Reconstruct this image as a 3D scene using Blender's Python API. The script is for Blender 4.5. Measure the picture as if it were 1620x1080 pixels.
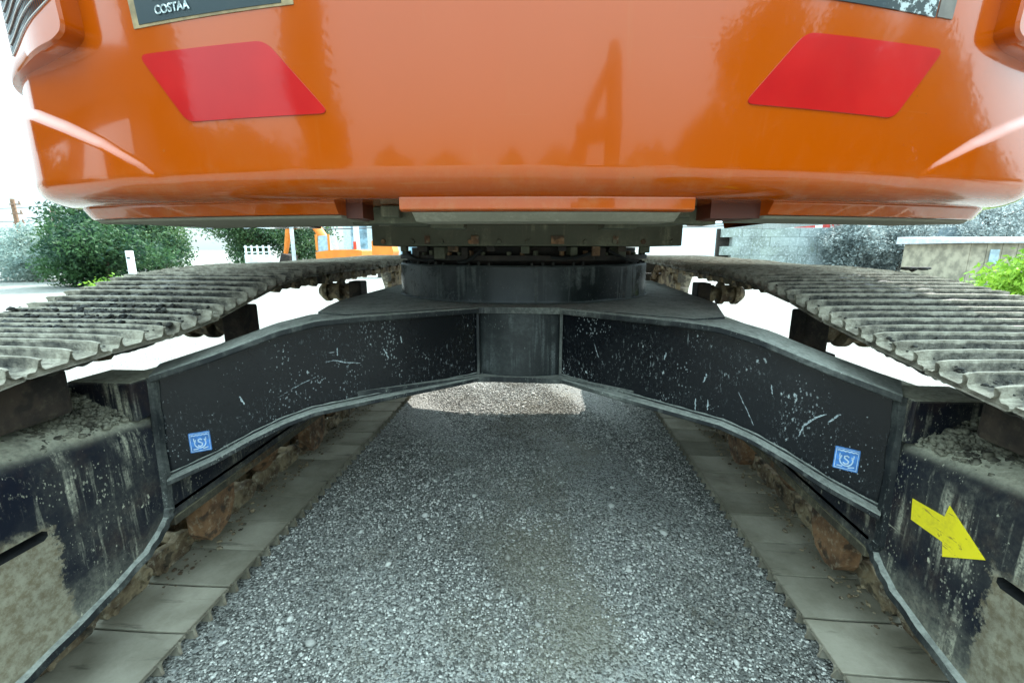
import bpy, bmesh, math, random
import numpy as np
from mathutils import Vector, Matrix

random.seed(7); rng = np.random.default_rng(7)
for o in list(bpy.data.objects): bpy.data.objects.remove(o)
sc = bpy.context.scene
COL = sc.collection
R = math.radians
H = 1.19                                   # height of the camera above the gravel

# ------------------------------------------------------------------ camera
cam = bpy.data.cameras.new('camera'); co = bpy.data.objects.new('camera', cam); COL.objects.link(co)
cam.sensor_fit = 'HORIZONTAL'; cam.sensor_width = 36; cam.lens = 36 * 700 / 1620
cam.clip_start = .05; cam.clip_end = 3000
co.matrix_world = Matrix(((0.99746479, -0.01443423, 0.06968249, 0),
                          (0.07116176, 0.20232265, -0.97673003, 0),
                          (0.0, 0.97921254, 0.20283688, H), (0, 0, 0, 1)))
sc.camera = co

# ------------------------------------------------------------------ sky, sun, exposure
SUN_AZ, SUN_EL = R(33), R(50)
w = bpy.data.worlds.new('World'); sc.world = w; w.use_nodes = True
nt = w.node_tree; nt.nodes.clear()
sky = nt.nodes.new('ShaderNodeTexSky'); sky.sky_type = 'NISHITA'; sky.sun_disc = False
sky.sun_elevation = SUN_EL; sky.sun_rotation = SUN_AZ
sky.air_density = 1.0; sky.dust_density = 1.0; sky.ozone_density = 1.0
veil = nt.nodes.new('ShaderNodeMixRGB'); veil.inputs[0].default_value = .45
veil.inputs[2].default_value = (4.8, 6.5, 6.8, 1)                # thin bright cloud over the whole sky
cl = nt.nodes.new('ShaderNodeTexNoise'); cl.inputs['Scale'].default_value = 2.2; cl.inputs['Detail'].default_value = 5
tc = nt.nodes.new('ShaderNodeTexCoord'); nt.links.new(tc.outputs['Generated'], cl.inputs['Vector'])
mr = nt.nodes.new('ShaderNodeMapRange'); mr.inputs[1].default_value = .3; mr.inputs[2].default_value = .7
mr.inputs[3].default_value = .65; mr.inputs[4].default_value = .9
nt.links.new(cl.outputs['Fac'], mr.inputs[0]); nt.links.new(mr.outputs[0], veil.inputs[0])
bg = nt.nodes.new('ShaderNodeBackground'); bg.inputs[1].default_value = .15
out = nt.nodes.new('ShaderNodeOutputWorld')
nt.links.new(sky.outputs[0], veil.inputs[1]); # overcast luminance: the cloud is about three times brighter overhead than at the horizon
sx = nt.nodes.new('ShaderNodeSeparateXYZ'); nt.links.new(tc.outputs['Generated'], sx.inputs[0])
ov = nt.nodes.new('ShaderNodeMapRange'); ov.inputs[1].default_value = 0; ov.inputs[2].default_value = 1; ov.inputs[3].default_value = .29; ov.inputs[4].default_value = 1.8
nt.links.new(sx.outputs[2], ov.inputs[0])
mul = nt.nodes.new('ShaderNodeVectorMath'); mul.operation = 'SCALE'; nt.links.new(veil.outputs[0], mul.inputs[0]); nt.links.new(ov.outputs[0], mul.inputs['Scale'])
nt.links.new(mul.outputs[0], bg.inputs[0]); nt.links.new(bg.outputs[0], out.inputs[0])
sun = bpy.data.lights.new('sun', 'SUN'); so = bpy.data.objects.new('sun', sun); COL.objects.link(so)
sun.energy = 2.1; sun.angle = R(.5); sun.color = (1, .97, .91)
sd = Vector((math.sin(SUN_AZ) * math.cos(SUN_EL), math.cos(SUN_AZ) * math.cos(SUN_EL), math.sin(SUN_EL)))
so.rotation_euler = sd.to_track_quat('Z', 'Y').to_euler()
sc.view_settings.view_transform = 'Standard'; sc.view_settings.look = 'None'
sc.view_settings.exposure = 2.08; sc.view_settings.gamma = 1.0; sc.view_settings.use_curve_mapping = False

# ------------------------------------------------------------------ object helpers
def tag(o, label=None, cat=None, group=None, kind=None):
    if label: o['label'] = label
    if cat: o['category'] = cat
    if group: o['group'] = group
    if kind: o['kind'] = kind
    return o
def empty(name, loc=(0, 0, 0), label=None, cat=None, group=None):
    o = bpy.data.objects.new(name, None); COL.objects.link(o); o.location = loc
    o.empty_display_size = .2
    return tag(o, label, cat, group)
def origin(p):
    v = Vector((0, 0, 0))
    while p is not None: v += p.location; p = p.parent
    return v
def link(name, me, mat, parent=None, loc=None):
    o = bpy.data.objects.new(name, me); COL.objects.link(o)
    if mat and not me.materials: me.materials.append(mat)
    if parent: o.parent = parent
    if loc is not None: o.location = loc
    return o
def mesh(name, vs, fs, smooth=False):
    me = bpy.data.meshes.new(name); me.from_pydata([tuple(v) for v in vs], [], fs)
    if smooth: me.polygons.foreach_set('use_smooth', [True] * len(me.polygons))
    me.update(); return me
class MB:
    """collects shapes given in world space, writes them as one mesh"""
    def __init__(s): s.v = []; s.f = []; s.sm = []
    def add(s, vs, fs, sm=False):
        b = len(s.v); s.v += [tuple(v) for v in vs]; s.f += [tuple(b + i for i in f) for f in fs]; s.sm += [sm] * len(fs); return s
    def box(s, x0, x1, y0, y1, z0, z1, bev=0):
        if bev:
            bm = bmesh.new(); r = bmesh.ops.create_cube(bm, size=1)
            for v in bm.verts: v.co = Vector(((x0+x1)/2 + v.co.x*(x1-x0), (y0+y1)/2 + v.co.y*(y1-y0), (z0+z1)/2 + v.co.z*(z1-z0)))
            bmesh.ops.bevel(bm, geom=bm.edges[:], offset=bev, segments=2, profile=.5, affect='EDGES')
            bm.verts.index_update(); s.add([v.co for v in bm.verts], [[v.index for v in f.verts] for f in bm.faces]); bm.free(); return s
        vs = [(x, y, z) for z in (z0, z1) for y in (y0, y1) for x in (x0, x1)]
        return s.add(vs, [(0,2,3,1),(4,5,7,6),(0,1,5,4),(2,6,7,3),(0,4,6,2),(1,3,7,5)])
    def cyl(s, c, ax, r0, r1, L, n=20, caps=True, sm=True):
        """cylinder from c along ax (unit) length L"""
        ax = Vector(ax).normalized(); u = ax.orthogonal().normalized(); w_ = ax.cross(u); c = Vector(c)
        vs = []
        for k, (r, h) in enumerate(((r0, 0), (r1, L))):
            for i in range(n):
                a = 2*math.pi*i/n; vs.append(c + ax*h + (u*math.cos(a) + w_*math.sin(a))*r)
        s.add(vs, [(i, (i+1) % n, n+(i+1) % n, n+i) for i in range(n)], sm)
        if caps: s.add(vs[:n], [tuple(range(n))[::-1]]); s.add(vs[n:], [tuple(range(n))])
        return s
    def lathe(s, c, ax, prof, n=28, sm=False):
        ax = Vector(ax).normalized(); u = ax.orthogonal().normalized(); w_ = ax.cross(u); c = Vector(c); vs = []
        for h, r in prof:
            for i in range(n):
                a = 2*math.pi*i/n; vs.append(c + ax*h + (u*math.cos(a) + w_*math.sin(a))*r)
        fs = []
        for k in range(len(prof)-1):
            for i in range(n): fs.append((k*n+i, k*n+(i+1) % n, (k+1)*n+(i+1) % n, (k+1)*n+i))
        s.add(vs, fs, sm)
        s.add(vs[:n], [tuple(range(n))[::-1]]); s.add(vs[-n:], [tuple(range(n))]); return s
    def tube(s, pts, r, n=6):
        pts = [Vector(p) for p in pts]; vs = []; fs = []
        for k, p in enumerate(pts):
            t = (pts[min(k+1, len(pts)-1)] - pts[max(k-1, 0)]).normalized(); u = t.orthogonal().normalized()
            if abs(t.z) < .9: u = t.cross(Vector((0, 0, 1))).normalized()
            w_ = t.cross(u); rr = r[k] if isinstance(r, (list, tuple)) else r
            for i in range(n):
                a = 2*math.pi*i/n; vs.append(p + (u*math.cos(a) + w_*math.sin(a))*rr)
            if k:
                for i in range(n): fs.append(((k-1)*n+i, (k-1)*n+(i+1) % n, k*n+(i+1) % n, k*n+i))
        return s.add(vs, fs, True)
    def prism(s, poly, f0, f1, sm=False):
        """poly of 2-d points, f0/f1 map a point to the two end positions"""
        n = len(poly); vs = [f0(*p) for p in poly] + [f1(*p) for p in poly]
        s.add(vs, [tuple(range(n)), tuple(range(2*n-1, n-1, -1))])
        s.add(vs, [(i, i+n, (i+1) % n+n, (i+1) % n) for i in range(n)], sm); return s
    def build(s, name, mat, parent=None, label=None, base=None, fix=True):
        o0 = origin(parent) if parent else (Vector(base) if base else Vector((0, 0, 0)))
        me = mesh(name, [Vector(v) - o0 for v in s.v], s.f)
        me.polygons.foreach_set('use_smooth', s.sm)
        if fix:
            bm = bmesh.new(); bm.from_mesh(me); bmesh.ops.recalc_face_normals(bm, faces=bm.faces[:]); bm.to_mesh(me); bm.free()
        o = link(name, me, mat, parent)
        if base and not parent: o.location = base
        if label: o['label'] = label
        return o
def copy_tree(o, parent=None):
    c = o.copy(); COL.objects.link(c); c.parent = parent
    for ch in list(o.children): copy_tree(ch, c)
    return c
def bevel(o, width, seg=2):
    m = o.modifiers.new('b', 'BEVEL'); m.width = width; m.segments = seg; m.limit_method = 'ANGLE'; m.angle_limit = R(35); m.harden_normals = False
    return o
def lerp(a, b, t): return a + (b - a) * t
def pl(pts, t):
    """piecewise linear"""
    if t <= pts[0][0]: return pts[0][1]
    for (a, u), (b, v) in zip(pts, pts[1:]):
        if t <= b: return lerp(u, v, (t-a)/(b-a))
    return pts[-1][1]

# ------------------------------------------------------------------ material helpers
class NT:
    def __init__(s, name):
        s.m = bpy.data.materials.new(name); s.m.use_nodes = True; s.t = s.m.node_tree; s.t.nodes.clear()
        s.out = s.t.nodes.new('ShaderNodeOutputMaterial'); s.b = s.t.nodes.new('ShaderNodeBsdfPrincipled')
        s.t.links.new(s.b.outputs[0], s.out.inputs[0])
        s.tc = s.t.nodes.new('ShaderNodeTexCoord'); s.geo = s.t.nodes.new('ShaderNodeNewGeometry')
    def put(s, sock, v):
        if hasattr(v, 'is_output'): s.t.links.new(v, sock)
        elif isinstance(v, (tuple, list)) and len(v) == 3 and sock.type == 'RGBA': sock.default_value = (*v, 1)
        else: sock.default_value = v
    def p(s, **k):
        for a, v in k.items(): s.put(s.b.inputs[a.replace('_', ' ')], v)
    def math(s, op, a, b=0., c=None, clamp=False):
        n = s.t.nodes.new('ShaderNodeMath'); n.operation = op; n.use_clamp = clamp
        s.put(n.inputs[0], a); s.put(n.inputs[1], b)
        if c is not None: s.put(n.inputs[2], c)
        return n.outputs[0]
    def mix(s, f, a, b, mode='MIX'):
        n = s.t.nodes.new('ShaderNodeMixRGB'); n.blend_type = mode; s.put(n.inputs[0], f); s.put(n.inputs[1], a); s.put(n.inputs[2], b); return n.outputs[0]
    def ramp(s, v, a, b, lo=0., hi=1.):
        n = s.t.nodes.new('ShaderNodeMapRange'); n.clamp = True; n.interpolation_type = 'SMOOTHSTEP'
        s.put(n.inputs[0], v); n.inputs[1].default_value = a; n.inputs[2].default_value = b; n.inputs[3].default_value = lo; n.inputs[4].default_value = hi
        return n.outputs[0]
    def map(s, vec, scale=(1, 1, 1), rot=(0, 0, 0), loc=(0, 0, 0)):
        n = s.t.nodes.new('ShaderNodeMapping'); s.put(n.inputs[0], vec); n.inputs['Scale'].default_value = scale
        n.inputs['Rotation'].default_value = rot; n.inputs['Location'].default_value = loc; return n.outputs[0]
    def noise(s, vec, sc_, det=4, rough=.55, dist=0):
        n = s.t.nodes.new('ShaderNodeTexNoise'); s.put(n.inputs['Vector'], vec); n.inputs['Scale'].default_value = sc_
        n.inputs['Detail'].default_value = det; n.inputs['Roughness'].default_value = rough; n.inputs['Distortion'].default_value = dist; return n.outputs['Fac']
    def voro(s, vec, sc_, feat='F1', out='Distance', rnd=1):
        n = s.t.nodes.new('ShaderNodeTexVoronoi'); n.feature = feat; s.put(n.inputs['Vector'], vec); n.inputs['Scale'].default_value = sc_
        n.inputs['Randomness'].default_value = rnd; return n.outputs[out]
    def bump(s, h, strength=.3, dist=.01, prev=None):
        n = s.t.nodes.new('ShaderNodeBump'); n.inputs['Strength'].default_value = strength; n.inputs['Distance'].default_value = dist
        s.put(n.inputs['Height'], h)
        if prev is not None: s.put(n.inputs['Normal'], prev)
        s.t.links.new(n.outputs[0], s.b.inputs['Normal']); return n.outputs[0]
    def sep(s, vec):
        n = s.t.nodes.new('ShaderNodeSeparateXYZ'); s.put(n.inputs[0], vec); return n.outputs
    def rnd(s):
        n = s.t.nodes.new('ShaderNodeObjectInfo'); return n.outputs['Random']
    def rvec(s):
        """object coordinates shifted by a per-object random amount"""
        n = s.t.nodes.new('ShaderNodeVectorMath'); n.operation = 'ADD'; s.put(n.inputs[0], s.tc.outputs['Object'])
        c = s.t.nodes.new('ShaderNodeCombineXYZ'); r_ = s.math('MULTIPLY', s.rnd(), 37.)
        s.put(c.inputs[0], r_); s.put(c.inputs[1], s.math('MULTIPLY', r_, 1.7)); s.put(c.inputs[2], s.math('MULTIPLY', r_, .6))
        s.t.links.new(c.outputs[0], n.inputs[1]); return n.outputs[0]

def flat(name, col, rough=.6, metal=0., var=.15, sc_=8., bump=0.):
    n = NT(name); v = n.noise(n.tc.outputs['Object'], sc_, 5)
    n.p(Base_Color=n.mix(n.ramp(v, .35, .65), tuple(c*(1-var) for c in col), tuple(min(1, c*(1+var)) for c in col)), Roughness=rough, Metallic=metal)
    if bump: n.bump(v, bump, .01)
    return n.m

def dusty(name, base=(.012, .014, .017), dust=(.30, .30, .26), speck=.6, streak=.5, cloud=.3, scratch=.6, top=.75, rust=0., rough=.38, seed=0., low=None):
    """painted steel under dried mud: run-off streaks, splashes, scratches, dust lying on upward faces"""
    n = NT(name); v = n.map(n.tc.outputs['Object'], loc=(seed, seed*1.3, seed*.7))
    big = n.noise(v, 2.6, 5, .6); mid = n.noise(v, 11, 6, .65)
    fine = n.noise(v, 75, 6, .7)
    st = n.noise(n.map(v, (26, 26, 1.6)), 1., 6, .65)
    f_st = n.math('MULTIPLY', n.math('MULTIPLY', n.ramp(st, .50, .64), n.ramp(n.noise(v, 7, 3), .38, .58, 0., streak)), n.ramp(n.noise(v, 130, 5, .8), .36, .55, .15, 1.))
    sp = n.voro(n.map(v, (1, 1, .5)), 60, 'F1')                 # splashes, drawn out downwards
    rad = n.ramp(n.noise(v, 9, 3), .45, .75, .02, .34)
    fx = n.noise(n.map(v, (1, 1, .7)), 140, 6, .75)
    f_sp = n.math('MULTIPLY', n.math('LESS_THAN', n.math('ADD', sp, n.math('MULTIPLY', n.math('SUBTRACT', fx, .42), 1.5)), rad), speck)
    sp2 = n.voro(n.map(v, (1, 1, .6), loc=(3, 1, 2)), 120, 'F1')
    f_sp2 = n.math('MULTIPLY', n.math('LESS_THAN', sp2, n.ramp(n.noise(v, 6, 4), .45, .7, .0, .30)), speck*.55)
    vf = n.noise(n.map(v, (1, 1, .45), loc=(7, 2, 5)), 120, 8, .8)
    f_gr = n.math('MULTIPLY', n.ramp(vf, .56, .66), n.ramp(n.noise(v, 4.5, 5, .6), .40, .64, .0, speck*.75))
    f_cl = n.math('MULTIPLY', n.math('MULTIPLY', n.ramp(big, .42, .72), n.ramp(fine, .3, .7, .5, 1.)), cloud)
    s1 = n.noise(n.map(v, (2.2, 2.2, 70), (.5, .4, .9)), 1., 3, .5)
    s2 = n.noise(n.map(v, (60, 2.0, 2.4), (.7, .2, -.5)), 1., 3, .5)
    f_sc = n.math('MULTIPLY', n.math('MAXIMUM', n.ramp(s1, .73, .76), n.ramp(s2, .72, .75)), n.ramp(mid, .42, .55, 0., scratch))
    nz = n.sep(n.geo.outputs['Normal'])[2]
    f_up = n.math('MULTIPLY', n.ramp(nz, .25, .9), n.ramp(n.noise(v, 16, 7, .7), .25, .55, top*.45, top))
    f = n.math('MAXIMUM', n.math('MAXIMUM', f_st, f_gr), f_sp); f = n.math('MAXIMUM', f, f_sp2); f = n.math('ADD', f, f_cl, clamp=True)
    f = n.math('MAXIMUM', f, f_sc); f = n.math('MAXIMUM', f, f_up)
    if low:                                                       # mud thickening towards the bottom edge
        z = n.sep(n.geo.outputs['Position'])[2]
        f = n.math('MAXIMUM', f, n.math('MULTIPLY', n.ramp(n.math('ADD', z, n.math('MULTIPLY', mid, .25)), low[0], low[1], low[2], 0.), n.ramp(fine, .3, .6, .6, 1.)))
    c = n.mix(f, base, n.mix(n.ramp(fine, .3, .7), tuple(x*.72 for x in dust), tuple(x*1.2 for x in dust)))
    if rust:
        fr = n.math('MULTIPLY', n.ramp(n.noise(v, 5, 6, .7), .5, .68), rust)
        c = n.mix(fr, c, n.mix(n.ramp(fine, .35, .65), (.10, .035, .012), (.24, .12, .045)))
    if low:                                                       # rusty worn area around and below the slot
        pz = n.sep(n.geo.outputs['Position']); wob = n.math('ADD', n.math('MULTIPLY', n.math('SUBTRACT', mid, .5), .09), n.math('MULTIPLY', n.math('SUBTRACT', fine, .5), .06))
        k1 = n.math('MULTIPLY', n.ramp(n.math('ADD', pz[1], wob), .868, .880, 1., 0.), n.ramp(n.math('ADD', pz[2], wob), .535, .565, 1., 0.))
        c = n.mix(n.math('MULTIPLY', k1, n.ramp(big, .3, .6, .55, .9)), c, n.mix(n.ramp(n.noise(v, 40, 7, .75), .35, .65), (.19, .15, .09), (.36, .33, .24)))
    n.p(Base_Color=c, Roughness=n.ramp(f, 0, .6, rough, .92), Specular_IOR_Level=.28)
    n.bump(n.math('ADD', n.math('MULTIPLY', f, .6), n.math('MULTIPLY', fine, .35)), .35, .004)
    return n.m

def orange_paint():
    n = NT('orange_paint'); v = n.tc.outputs['Object']
    pk = n.noise(v, 150, 2, .5); wv = n.noise(v, 3.0, 2, .5)
    d = n.noise(v, 4, 6, .6); chips = n.math('LESS_THAN', n.voro(v, 24), n.ramp(n.noise(v, 3, 4), .55, .8, .0, .13))
    c = n.mix(n.math('MULTIPLY', n.ramp(d, .45, .8), .18), (.42, .066, .0002), (.36, .074, .003))
    c = n.mix(n.math('MULTIPLY', chips, .15), c, (.25, .16, .08))
    sc1 = n.noise(n.map(v, (1.5, 1.5, 90), (.05, .1, .3)), 1., 3, .5); pz = n.sep(n.geo.outputs['Position'])[2]
    lowd = n.ramp(pz, H+.11, H+.22, 1., 0.)
    scf = n.math('MULTIPLY', n.ramp(sc1, .66, .72), n.ramp(n.noise(v, 8, 4), .5, .65)); scf = n.math('MULTIPLY', scf, n.math('ADD', .12, n.math('MULTIPLY', lowd, .6)))
    drip = n.math('MULTIPLY', n.ramp(n.noise(n.map(v, (30, 30, 1.2)), 1., 5, .6), .58, .74), n.ramp(n.noise(v, 2.2, 4), .45, .7, 0, .22))
    dot = n.math('MULTIPLY', n.math('LESS_THAN', n.voro(v, 38), n.ramp(n.noise(v, 5, 3), .5, .75, 0, .07)), .7)
    df = n.math('ADD', n.math('ADD', scf, drip), n.math('MULTIPLY', lowd, n.ramp(n.noise(v, 20, 6, .7), .4, .7, 0., .35)), clamp=True)
    c = n.mix(n.math('MULTIPLY', df, .7), c, (.40, .20, .09)); c = n.mix(dot, c, (.08, .04, .02))
    n.p(Base_Color=c, Roughness=n.ramp(d, .3, .8, .13, .22), Coat_Weight=n.math('SUBTRACT', 1., n.math('MULTIPLY', df, .7)), Coat_Roughness=n.ramp(n.noise(v, 6, 5, .6), .4, .7, .03, .07), Coat_IOR=1.44, Specular_IOR_Level=.25)
    n.bump(wv, .10, .02, None); b1 = n.b.inputs['Normal'].links[0].from_socket
    n.bump(pk, .02, .002, b1)
    return n.m

def shoe_mat():
    n = NT('worn_shoe_steel'); v = n.rvec()
    a = n.noise(v, 5, 6, .6); f = n.noise(v, 90, 5, .7); m_ = n.noise(n.map(v, (3, 14, 3)), 2., 6, .6)
    c = n.mix(n.ramp(a, .3, .7), (.27, .245, .18), (.46, .42, .33))
    c = n.mix(n.ramp(n.rnd(), 0, 1, 0, .3), c, (.075, .072, .052))
    c = n.mix(n.ramp(m_, .58, .74, 0, .6), c, (.055, .05, .036))
    c = n.mix(n.ramp(f, .6, .75, 0, .35), c, (.27, .27, .22))
    x = n.sep(n.tc.outputs['Object'])
    e = n.ramp(n.math('ABSOLUTE', x[0]), .345, .36); c = n.mix(n.math('MULTIPLY', e, .55), c, (.09, .05, .022))
    n.p(Base_Color=c, Roughness=n.ramp(f, .3, .7, .5, .75), Metallic=.15)
    n.bump(n.math('ADD', n.math('MULTIPLY', f, .5), m_), .35, .004); return n.m

def top_shoe_mat():
    """outer side of the shoes: packed dark mud between the bars, rubbed pale crests and ends"""
    n = NT('muddy_grouser_steel'); v = n.rvec(); xyz = n.sep(n.tc.outputs['Object'])
    f = n.noise(v, 85, 7, .75); g = n.noise(v, 22, 6, .7)
    mud = n.mix(n.ramp(f, .35, .65), (.006, .006, .0055), (.13, .12, .10))
    pale = n.mix(n.ramp(g, .3, .7), (.24, .21, .155), (.58, .53, .42))
    crest = n.ramp(n.math('ADD', xyz[2], n.math('MULTIPLY', n.math('SUBTRACT', g, .5), .020)), .030, .037)
    rim = n.ramp(n.math('ADD', n.math('ABSOLUTE', xyz[0]), n.math('MULTIPLY', n.math('SUBTRACT', g, .5), .24)), .26, .36)
    k = n.math('MAXIMUM', n.math('MULTIPLY', crest, .9), n.math('MULTIPLY', rim, .8))
    near = n.ramp(n.sep(n.geo.outputs['Position'])[1], .8, 1.35, .55, 0.)     # paler towards the near end
    k = n.math('MAXIMUM', k, n.math('MULTIPLY', near, n.ramp(g, .35, .6)))
    n.p(Base_Color=n.mix(k, mud, pale), Roughness=n.ramp(f, .3, .7, .35, .85), Metallic=.1)
    n.bump(n.math('ADD', f, g), .9, .008); return n.m

def rusty(name, a=(.075, .036, .016), b=(.25, .13, .06), c_=(.46, .41, .29), k=.5):
    n = NT(name); v = n.rvec(); f = n.noise(v, 40, 6, .7); g = n.noise(v, 9, 5, .65)
    c = n.mix(n.ramp(g, .35, .65), a, b); c = n.mix(n.ramp(f, .5, .7, 0, k), c, c_)
    crev_shade = n.ramp(n.noise(v, 17, 3, .5), .36, .46, .75, 0.); c = n.mix(crev_shade, c, (.012, .009, .006)); n.p(Base_Color=c, Roughness=.8); n.bump(n.math('ADD', f, g), .5, .005); return n.m  # near-black noise colour stands in for shade in crevices

def gravel_mat():
    n = NT('grey_gravel'); v = n.geo.outputs['Position']
    c1 = n.voro(v, 170, 'F1', 'Color'); d1 = n.voro(v, 170); d2 = n.voro(v, 75); c2 = n.voro(v, 75, 'F1', 'Color')
    big = n.noise(v, 1.1, 5, .6); fin = n.noise(v, 160, 4, .7)
    g1 = n.sep(c1)[0]; g2 = n.sep(c2)[1]
    base = n.mix(n.ramp(g1, .1, .95), (.05, .05, .044), (.42, .415, .375))
    base = n.mix(n.ramp(g2, .72, .9, 0., .5), base, (.34, .35, .33))
    base = n.mix(n.ramp(fin, .3, .7, .35, 0), base, (.06, .06, .055))
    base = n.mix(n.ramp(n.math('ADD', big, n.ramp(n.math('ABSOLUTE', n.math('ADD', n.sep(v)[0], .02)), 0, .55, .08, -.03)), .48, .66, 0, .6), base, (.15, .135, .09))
    n.p(Base_Color=base, Roughness=.85)
    h = n.math('ADD', n.math('MULTIPLY', d1, -.5), n.math('MULTIPLY', d2, -.9)); n.bump(h, 1., .007); return n.m

def stone_mat():
    n = NT('crushed_stone'); r_ = n.t.nodes.new('ShaderNodeAttribute'); r_.attribute_name = 'shade'; f = n.noise(n.geo.outputs['Position'], 300, 3)
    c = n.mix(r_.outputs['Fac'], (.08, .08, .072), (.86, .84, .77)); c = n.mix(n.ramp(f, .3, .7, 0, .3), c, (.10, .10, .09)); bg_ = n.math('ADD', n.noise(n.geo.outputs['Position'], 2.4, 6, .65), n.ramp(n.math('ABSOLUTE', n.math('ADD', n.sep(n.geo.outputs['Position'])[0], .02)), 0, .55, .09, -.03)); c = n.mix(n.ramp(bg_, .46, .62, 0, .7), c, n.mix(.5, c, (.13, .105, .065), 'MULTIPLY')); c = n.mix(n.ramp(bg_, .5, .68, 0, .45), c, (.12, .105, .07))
    n.p(Base_Color=c, Roughness=.8); return n.m

def leaf_mat(name, dark, light, sc_=1.2):
    n = NT(name); v = n.geo.outputs['Position']; a = n.noise(v, sc_, 4); b = n.noise(v, 9, 2)
    c = n.mix(n.ramp(n.math('ADD', a, n.math('MULTIPLY', n.math('SUBTRACT', b, .5), .5)), .35, .65), dark, light)
    n.p(Base_Color=c, Roughness=.6, Specular_IOR_Level=.3)
    tr = n.t.nodes.new('ShaderNodeBsdfTranslucent'); n.put(tr.inputs[0], c); ms = n.t.nodes.new('ShaderNodeMixShader'); ms.inputs[0].default_value = .35
    n.t.links.new(n.b.outputs[0], ms.inputs[1]); n.t.links.new(tr.outputs[0], ms.inputs[2]); n.t.links.new(ms.outputs[0], n.out.inputs[0]); return n.m

M_or = orange_paint()
M_body = dusty('dusty_black_paint', (.005, .006, .008), (.36, .39, .39), speck=1., streak=.0, cloud=.02, scratch=1., top=.5, rough=.22)
M_flange = dusty('dusty_flange_paint', (.014, .016, .018), (.32, .33, .29), speck=.95, streak=.25, cloud=.5, scratch=.3, top=.9, rough=.45, seed=4.)
M_frame = dusty('muddy_black_paint', (.008, .010, .018), (.46, .44, .33), speck=1., streak=.9, cloud=.14, scratch=.8, top=.98, rust=.10, rough=.36, seed=9., low=(.26, .56, .7))
M_frame2 = dusty('rust_mud_edge', (.03, .026, .02), (.25, .22, .14), speck=.3, streak=.5, cloud=.6, scratch=.2, top=.8, rust=.85, rough=.6, seed=2.)
M_shoe = shoe_mat(); M_top = top_shoe_mat()
M_rust = rusty('rusty_iron'); M_chain = rusty('muddy_chain', (.09, .055, .03), (.34, .26, .155), (.50, .46, .34), .6)
M_rust2 = rusty('dark_rust_iron', (.016, .011, .008), (.055, .036, .024), (.11, .09, .06), .4)
M_dark = rusty('greasy_dark_iron', (.008, .006, .005), (.03, .02, .014), (.10, .09, .07), .3)
M_khaki = dusty('khaki_dusty_steel', (.075, .075, .05), (.26, .25, .17), speck=.4, streak=.5, cloud=.5, scratch=.2, top=.6, rough=.7, seed=3.)
M_under = dusty('grey_dust_underside', (.24, .22, .165), (.40, .37, .29), speck=.4, streak=.2, cloud=.6, scratch=0, top=.4, rough=.85, seed=5.)
M_ring = dusty('ring_steel', (.012, .014, .016), (.18, .20, .19), speck=.35, streak=.5, cloud=.3, scratch=.3, top=.6, rough=.2, seed=7.)
M_mud = rusty('dried_mud', (.10, .09, .062), (.24, .225, .165), (.34, .33, .26), .5)
M_mudd = rusty('wet_dark_mud', (.008, .008, .007), (.035, .033, .028), (.16, .155, .13), .45)
M_gravel = gravel_mat(); M_stone = stone_mat()
M_black = flat('matt_black', (.006, .006, .006), .9)

# ------------------------------------------------------------------ ground
def ground():
    xs = np.concatenate([[-900, -300, -80, -30, -12, -6], np.linspace(-4, 4, 81), [6, 12, 30, 80, 300, 900]])
    ys = np.concatenate([[-900, -200, -60, -20, -6, -2], np.linspace(0, 8, 81), [12, 20, 40, 90, 300, 900]])
    vs = []
    for y in ys:
        for x in xs:
            k = 1 if abs(x) < 4.2 and -.2 < y < 8.2 else 0
            vs.append((x, y, -.012 + k*(.006*math.sin(x*3.1+y*1.7)*math.sin(y*2.3-x)+.003*math.sin(9*x+5*y))))
    n = len(xs); fs = [(j*n+i, j*n+i+1, (j+1)*n+i+1, (j+1)*n+i) for j in range(len(ys)-1) for i in range(n-1)]
    o = link('ground', mesh('ground', vs, fs, True), M_gravel); tag(o, kind='structure')
ground()
ICO_V = []; 
def ico():
    bm = bmesh.new(); bmesh.ops.create_icosphere(bm, subdivisions=1, radius=1)
    bm.verts.index_update(); v = np.array([x.co[:] for x in bm.verts]); f = np.array([[q.index for q in x.verts] for x in bm.faces]); bm.free(); return v, f
IV, IF = ico()
def scatter(name, pos, size, mat, flatz=.6, jag=.3, shade=None, smooth=False):
    n = len(pos); k = len(IV)
    P = IV[None] * (1 + jag*(rng.random((n, k, 1))-.5)*2) * size[:, None, None] * (1 + .5*(rng.random((n, 1, 3))-.5))
    P[:, :, 2] *= flatz; a = rng.random(n)*6.283; c, s = np.cos(a)[:, None], np.sin(a)[:, None]
    X = P[:, :, 0]*c - P[:, :, 1]*s; Y = P[:, :, 0]*s + P[:, :, 1]*c
    V = np.stack([X, Y, P[:, :, 2]], 2) + pos[:, None]
    F = (IF[None] + (np.arange(n)*k)[:, None, None]).reshape(-1)
    me = bpy.data.meshes.new(name); me.vertices.add(n*k); me.vertices.foreach_set('co', V.reshape(-1))
    nf = n*len(IF); me.loops.add(nf*3); me.loops.foreach_set('vertex_index', F.astype(np.int32))
    me.polygons.add(nf); me.polygons.foreach_set('loop_start', np.arange(nf, dtype=np.int32)*3)
    if smooth: me.polygons.foreach_set('use_smooth', np.ones(nf, dtype=bool))
    me.update(calc_edges=True)
    if shade is not None:
        at = me.attributes.new('shade', 'FLOAT', 'POINT'); at.data.foreach_set('value', np.repeat(shade, k).astype(np.float32))
    return link(name, me, mat)
n1 = 75000
yy = .78 + 3.2*rng.random(n1)**1.5; xx = -1.15 + 2.1*rng.random(n1)
sz = .0016 + .0032*rng.random(n1)**3 + .0008*yy; big_ = rng.random(n1) > .994; sz[big_] *= 1+2.0*rng.random(big_.sum())
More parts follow.
